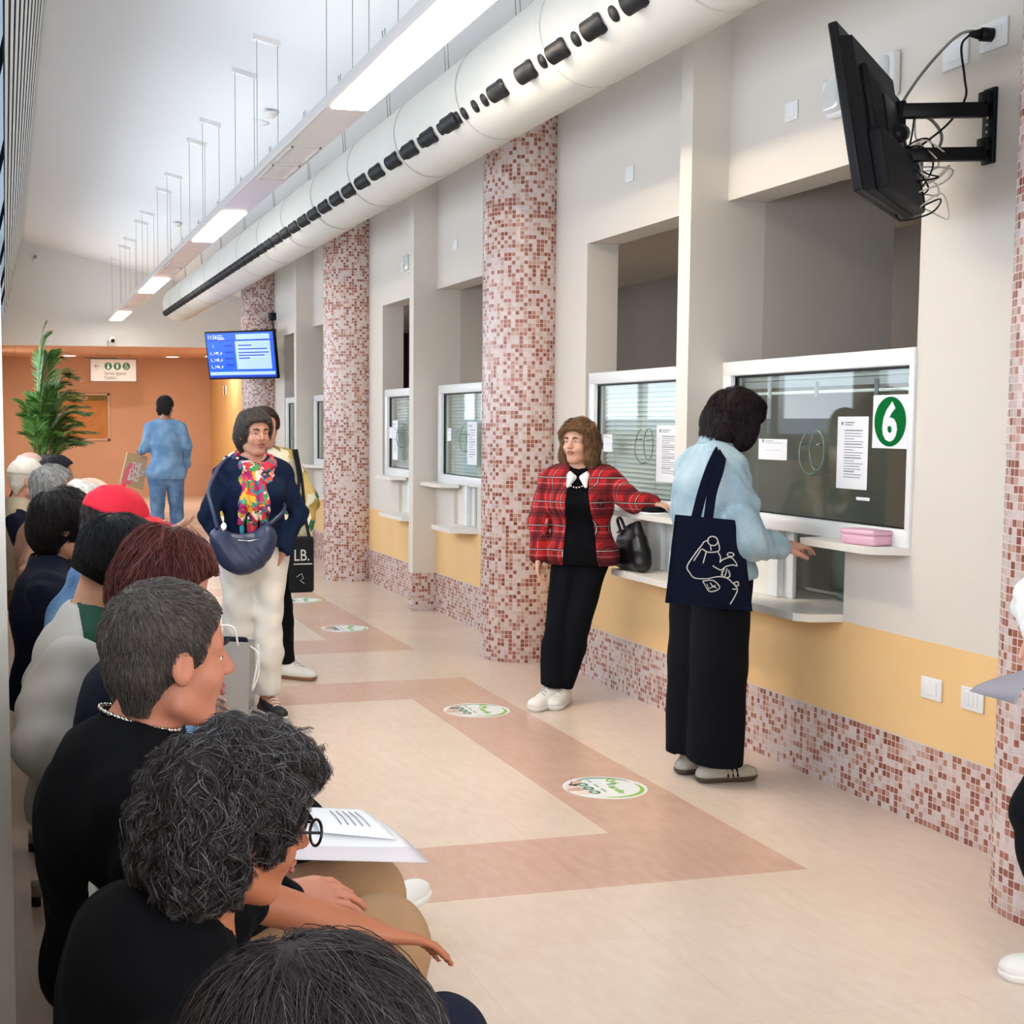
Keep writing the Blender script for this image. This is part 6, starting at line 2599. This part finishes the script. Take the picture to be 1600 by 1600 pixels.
b = MB()
for ln in ([(410, 400), (360, 480), (310, 575), (330, 625), (365, 663), (450, 665), (530, 645), (600, 652), (650, 690), (692, 740), (680, 795), (650, 865)],
           [(485 + 36 * math.cos(a), 365 + 36 * math.sin(a)) for a in np.linspace(0, 2 * PI, 13)],
           [(410, 402), (425, 375), (458, 362)], [(410, 432), (455, 455), (520, 445), (535, 420), (522, 366)], [(405, 435), (355, 530)], [(440, 455), (420, 545)], [(470, 400), (474, 440)],
           [(525, 450), (545, 490), (542, 530), (560, 508), (620, 485), (660, 520), (675, 552), (640, 545), (590, 560), (555, 590), (525, 580), (490, 560)],
           [(580, 575), (556, 635)], [(600, 575), (585, 648)], [(612, 590), (625, 635), (605, 650)], [(560, 600), (570, 640)],
           [(620 + 26 * math.cos(a), 463 + 15 * math.sin(a)) for a in np.linspace(0, 2 * PI, 9)],
           [(425, 685), (500, 676), (555, 735), (480, 765), (425, 685)], [(455, 705), (470, 745)], [(480, 695), (500, 720), (530, 735)], [(470, 745), (520, 715)],
           [(660, 690), (690, 680), (697, 712), (668, 705), (660, 690)], [(655, 740), (680, 742)]):
    b.tube(bagline(ln), .0026, 5)
b.build('drawing', C_PRINT, t)
b = MB()


def strap(pts, w=.017, th=.003):
    pts = smooth_path(pts, 8)
    for i in range(len(pts) - 1):
        d_ = (pts[i + 1] - pts[i]).normalized()
        b.tube([pts[i], pts[i + 1]], th, 4)
    vs, fs = [], []
    for i, q in enumerate(pts):
        d_ = (pts[min(i + 1, len(pts) - 1)] - pts[max(i - 1, 0)]).normalized()
        s_ = d_.cross(Vector((0, -1, .25))).normalized() * w
        nrm_ = s_.cross(d_).normalized() * th
        vs += [q - s_ - nrm_, q + s_ - nrm_, q + s_ + nrm_, q - s_ + nrm_]
    for i in range(len(pts) - 1):
        a = i * 4
        for k in range(4):
            fs.append((a + k, a + (k + 1) % 4, a + 4 + (k + 1) % 4, a + 4 + k))
    b.add(vs, fs, 0, False)


strap([(2.705, 5.08, 1.155), (2.735, 5.085, 1.26), (2.775, 5.10, 1.35), (2.83, 5.15, 1.408), (2.89, 5.24, 1.425)], .020)
strap([(2.765, 5.088, 1.15), (2.775, 5.078, 1.26), (2.81, 5.092, 1.345), (2.855, 5.15, 1.402), (2.905, 5.24, 1.418)], .020)
b.build('strap', C_TOTE, t)

# things on the ledges
o = thing('lunch_box', (3.315, 4.80, 1.058), 'small pink plastic box on the ledge below the green number six', 'box')
b = MB()
M_PK = mat('pink_plastic', '#eab9cc', .45)
ML = Matrix.Translation((3.315, 4.82, 1.0585)) @ Matrix.Rotation(math.radians(8), 4, 'Z')
b.rbox((-.05, -.095, 0), (.05, .095, .042), .012, 0, ML, 3)
b.build('base', M_PK, o)
b = MB()
b.rbox((-.053, -.098, .040), (.053, .098, .060), .009, 0, ML, 3)
b.build('lid', M_PK, o)
o = tag(MB().rbox((3.25, 6.60, 1.0585), (3.36, 6.98, 1.068), .002).build('paper_stack', M_PAPER), 'white papers lying on the ledge under the plaid sleeve', 'papers')
o = tag(MB().rbox((3.255, 6.62, 1.0685), (3.355, 6.84, 1.098), .012, seg=3).build('pouch', M_BLACKM), 'black zipped pouch on the papers under the plaid sleeve', 'pouch')
t = thing('handbag', (3.29, 6.87, .741), 'black leather handbag standing on the tray shelf beside the plaid jacket', 'handbag')
F = Field((3.15, 6.62, .735), (3.45, 7.10, 1.06), .006)
for z, ya, yb, r in ((.79, 6.74, 6.97, .050), (.85, 6.75, 6.965, .050), (.91, 6.77, 6.95, .042), (.965, 6.79, 6.93, .030), (1.0, 6.80, 6.91, .018)):
    F.cone((3.275, ya, z), (3.275, yb, z), r, r, .03)
F.folds(.004, 30, 6)
F.cut(V3(0, 0, .743), V3(0, 0, -1))
F.cut(V3(0, 6.86, .99), V3(0, .35, 1))
F.build('body', C_LEATHERB, t)
b = MB()
b.tube(smooth_path([(3.25, 6.925, .93), (3.235, 6.95, .99), (3.228, 6.94, 1.018), (3.226, 6.90, 1.02), (3.235, 6.87, .975)], 6), .008, 8)
b.build('handle', C_LEATHERB, t)
b = MB()
b.rbox((3.228, 6.94, .935), (3.242, 6.958, .955), .003)
b.build('buckle', C_SILVER, t)

# ---- far man in denim with the paper bag
p = Person((1.72, 15.4, 0), math.radians(80), 'man in a blue denim shirt and jeans walking away, seen from behind', h=1.83, tone='#b07a5f', girth=.92, fine=.009)
put(p, elL=(1.50, 15.42, 1.26), wrL=(1.47, 15.62, 1.20), elR=(1.95, 15.38, 1.26), wrR=(1.96, 15.5, 1.05), anL=(1.60, 15.32, .085), anR=(1.86, 15.5, .085), knL=(1.62, 15.42, .5), knR=(1.84, 15.48, .5))
p.hf = unit(V3(1, -.35, 0))
p.start()
p.top('denim_shirt', C_DEN2, .019, hem=-.10, fold=(.0025, 30))
p.trousers(C_JEAN, .016, .022)
for q in 'LR':
    p.shoe(q, mat('brown_shoe_' + q.lower(), '#5c4433', .5))
p.hair(HAIR_DARK, .012, n=900, length=.025, r=.0016, seed=29)
t = thing('paper_bag', (1.37, 15.5, .8), 'brown paper bag with pink and white THE ONLY BAG print carried by the walking man', 'bag')
TLb, TRb, BRb, BLb = V3(1.305, 15.45, 1.20), V3(1.53, 15.52, 1.15), V3(1.475, 15.52, .775), V3(1.225, 15.45, .86)
ex, ey = unit(TRb - TLb), unit(TLb - BLb)
b = MB()
ez = unit(np.cross(ex, ey)) * -.05
vs = [tuple(x) for x in (BLb, BRb, TRb, TLb, BLb + ez, BRb + ez, TRb + ez * .6, TLb + ez * .6)]
b.add(vs, [(0, 1, 2, 3), (5, 4, 7, 6), (0, 4, 5, 1), (1, 5, 6, 2), (3, 7, 4, 0)])
b.build('body', mat('kraft_paper', '#cda981', .8, var=.06, scale=10), t)
b = MB()
zz = unit(np.cross(ex, ey)) * .003


def bp(u_, v_):
    return tuple((BLb * (1 - u_) + BRb * u_) * (1 - v_) + (TLb * (1 - u_) + TRb * u_) * v_ + zz)


b.add([bp(.02, .03), bp(.42, .03), bp(.48, .70), bp(.25, .72), bp(.1, .5)], [(0, 1, 2, 3, 4)])
b.build('pink_patch', mat('bag_pink', '#f0737f', .7), t)
for k, w_ in enumerate(('THE', 'ONLY', 'BAG')):
    o_ = bp(.27 + (.02, -.02, -.04)[k] - .0, .56 - .20 * k)
    text('lettering', w_, .092, C_SHIRTW, t, axes(ex, ey, Vector(o_) + Vector(zz)), .002, .0006, sx=.72)
b = MB()
b.tube(smooth_path([bp(.35, .98), tuple(V3(1.42, 15.55, 1.22)), tuple(V3(1.455, 15.66, 1.13)), bp(.7, .98)], 6), .004, 5)
b.build('handle', mat('kraft_rope', '#b98f62', .8), t)

# ---- person leaving the frame on the right
p = Person((2.89, 2.98, 0), math.radians(172), 'person in white top and black trousers, cut off by the right edge', h=1.66, tone='#cf9a84')
put(p, elR=(2.72, 3.16, 1.06), wrR=(2.61, 3.02, 1.0), elL=(2.74, 2.86, 1.05), wrL=(2.63, 2.94, .97), knR=(2.69, 3.08, .50), anR=(2.845, 3.12, .085), knL=(2.86, 2.9, .48), anL=(2.98, 2.88, .085))
p.hand = dict(R=dict(d=p.wdir((-.5, -.1, -.6)), n=p.wdir((-.3, -.9, 0)), curl=.4, scale=.85), L=dict(d=p.wdir((-.5, .1, -.6)), n=p.wdir((-.3, .9, 0)), curl=.4, scale=.85))
p.start()
p.top('blouse', C_SHIRTW, .030, hem=-.10, cuff=1.0)
p.trousers(C_BLACK2, .02, .04)
for q in 'LR':
    p.shoe(q, C_SHOEW, C_SHOEG, laces=C_LACE)
p.hair(HAIR_BROWN, .02, blobs=(((-.05, 0, -.04), (.08, .095, .10)),), n=600, length=.08, seed=31)
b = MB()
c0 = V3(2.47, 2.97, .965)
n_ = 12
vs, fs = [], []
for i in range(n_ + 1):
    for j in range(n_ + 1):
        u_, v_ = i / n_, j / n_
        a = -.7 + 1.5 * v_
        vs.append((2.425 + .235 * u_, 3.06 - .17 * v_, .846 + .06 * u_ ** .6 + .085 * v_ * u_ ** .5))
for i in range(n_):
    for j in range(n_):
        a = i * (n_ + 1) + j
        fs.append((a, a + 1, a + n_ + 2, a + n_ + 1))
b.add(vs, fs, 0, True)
o = b.build('paper_sheet', mat('paper_shade', '#9a959b', .8))  # grey base colour stands in for the shade on the paper's underside
tag(o, 'curved paper darkened for shade held by the person at the right edge', 'paper')
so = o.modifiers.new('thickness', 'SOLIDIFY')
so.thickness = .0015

# ---- papers on the short-haired man's knee
t = thing('folded_papers', (.66, 2.6, .70), 'sheaf of white papers on the beige trousers of the short-haired man', 'papers')


def sheet(name, A, B, C_, D, bend, m):
    b = MB()
    A, B, C_, D = (V3(*q) for q in (A, B, C_, D))
    n_ = 10
    vs, fs = [], []
    for i in range(n_ + 1):
        for j in range(n_ + 1):
            u_, v_ = i / n_, j / n_
            q = (A * (1 - u_) + B * u_) * (1 - v_) + (D * (1 - u_) + C_ * u_) * v_
            q[2] += bend * math.sin(PI * v_) * (1 - .4 * u_)
            vs.append(tuple(q))
    for i in range(n_):
        for j in range(n_):
            a = i * (n_ + 1) + j
            fs.append((a, a + 1, a + n_ + 2, a + n_ + 1))
    b.add(vs, fs, 0, True)
    o = b.build(name, m, t)
    so = o.modifiers.new('thickness', 'SOLIDIFY')
    so.thickness = .0012
    return o


M_PAPG = mat('paper_back', '#d8d2d8', .8)
sheet('outer_sheet', (.50, 2.50, .725), (.80, 2.57, .672), (.74, 2.68, .718), (.52, 2.64, .742), .012, M_PAPG)
sheet('outer_sheet', (.50, 2.52, .732), (.78, 2.59, .686), (.73, 2.70, .727), (.52, 2.66, .752), .012, M_PAPER)
o = sheet('inner_sheet', (.58, 2.58, .748), (.745, 2.61, .712), (.70, 2.72, .746), (.57, 2.69, .768), .008, M_PAPER)
b = MB()
for k in range(5):
    u_ = .35 + .1 * k
    q0 = V3(.58, 2.58, .749) * (1 - u_) + V3(.745, 2.61, .713) * u_
    q1 = V3(.57, 2.69, .769) * (1 - u_) + V3(.70, 2.72, .747) * u_
    b.tube([tuple(q0 * .75 + q1 * .25 + V3(0, 0, .0075)), tuple(q0 * .5 + q1 * .5 + V3(0, 0, .0105)), tuple(q0 * .25 + q1 * .75 + V3(0, 0, .0075))], .0012, 4)
b.build('printed_lines', M_INK, o)
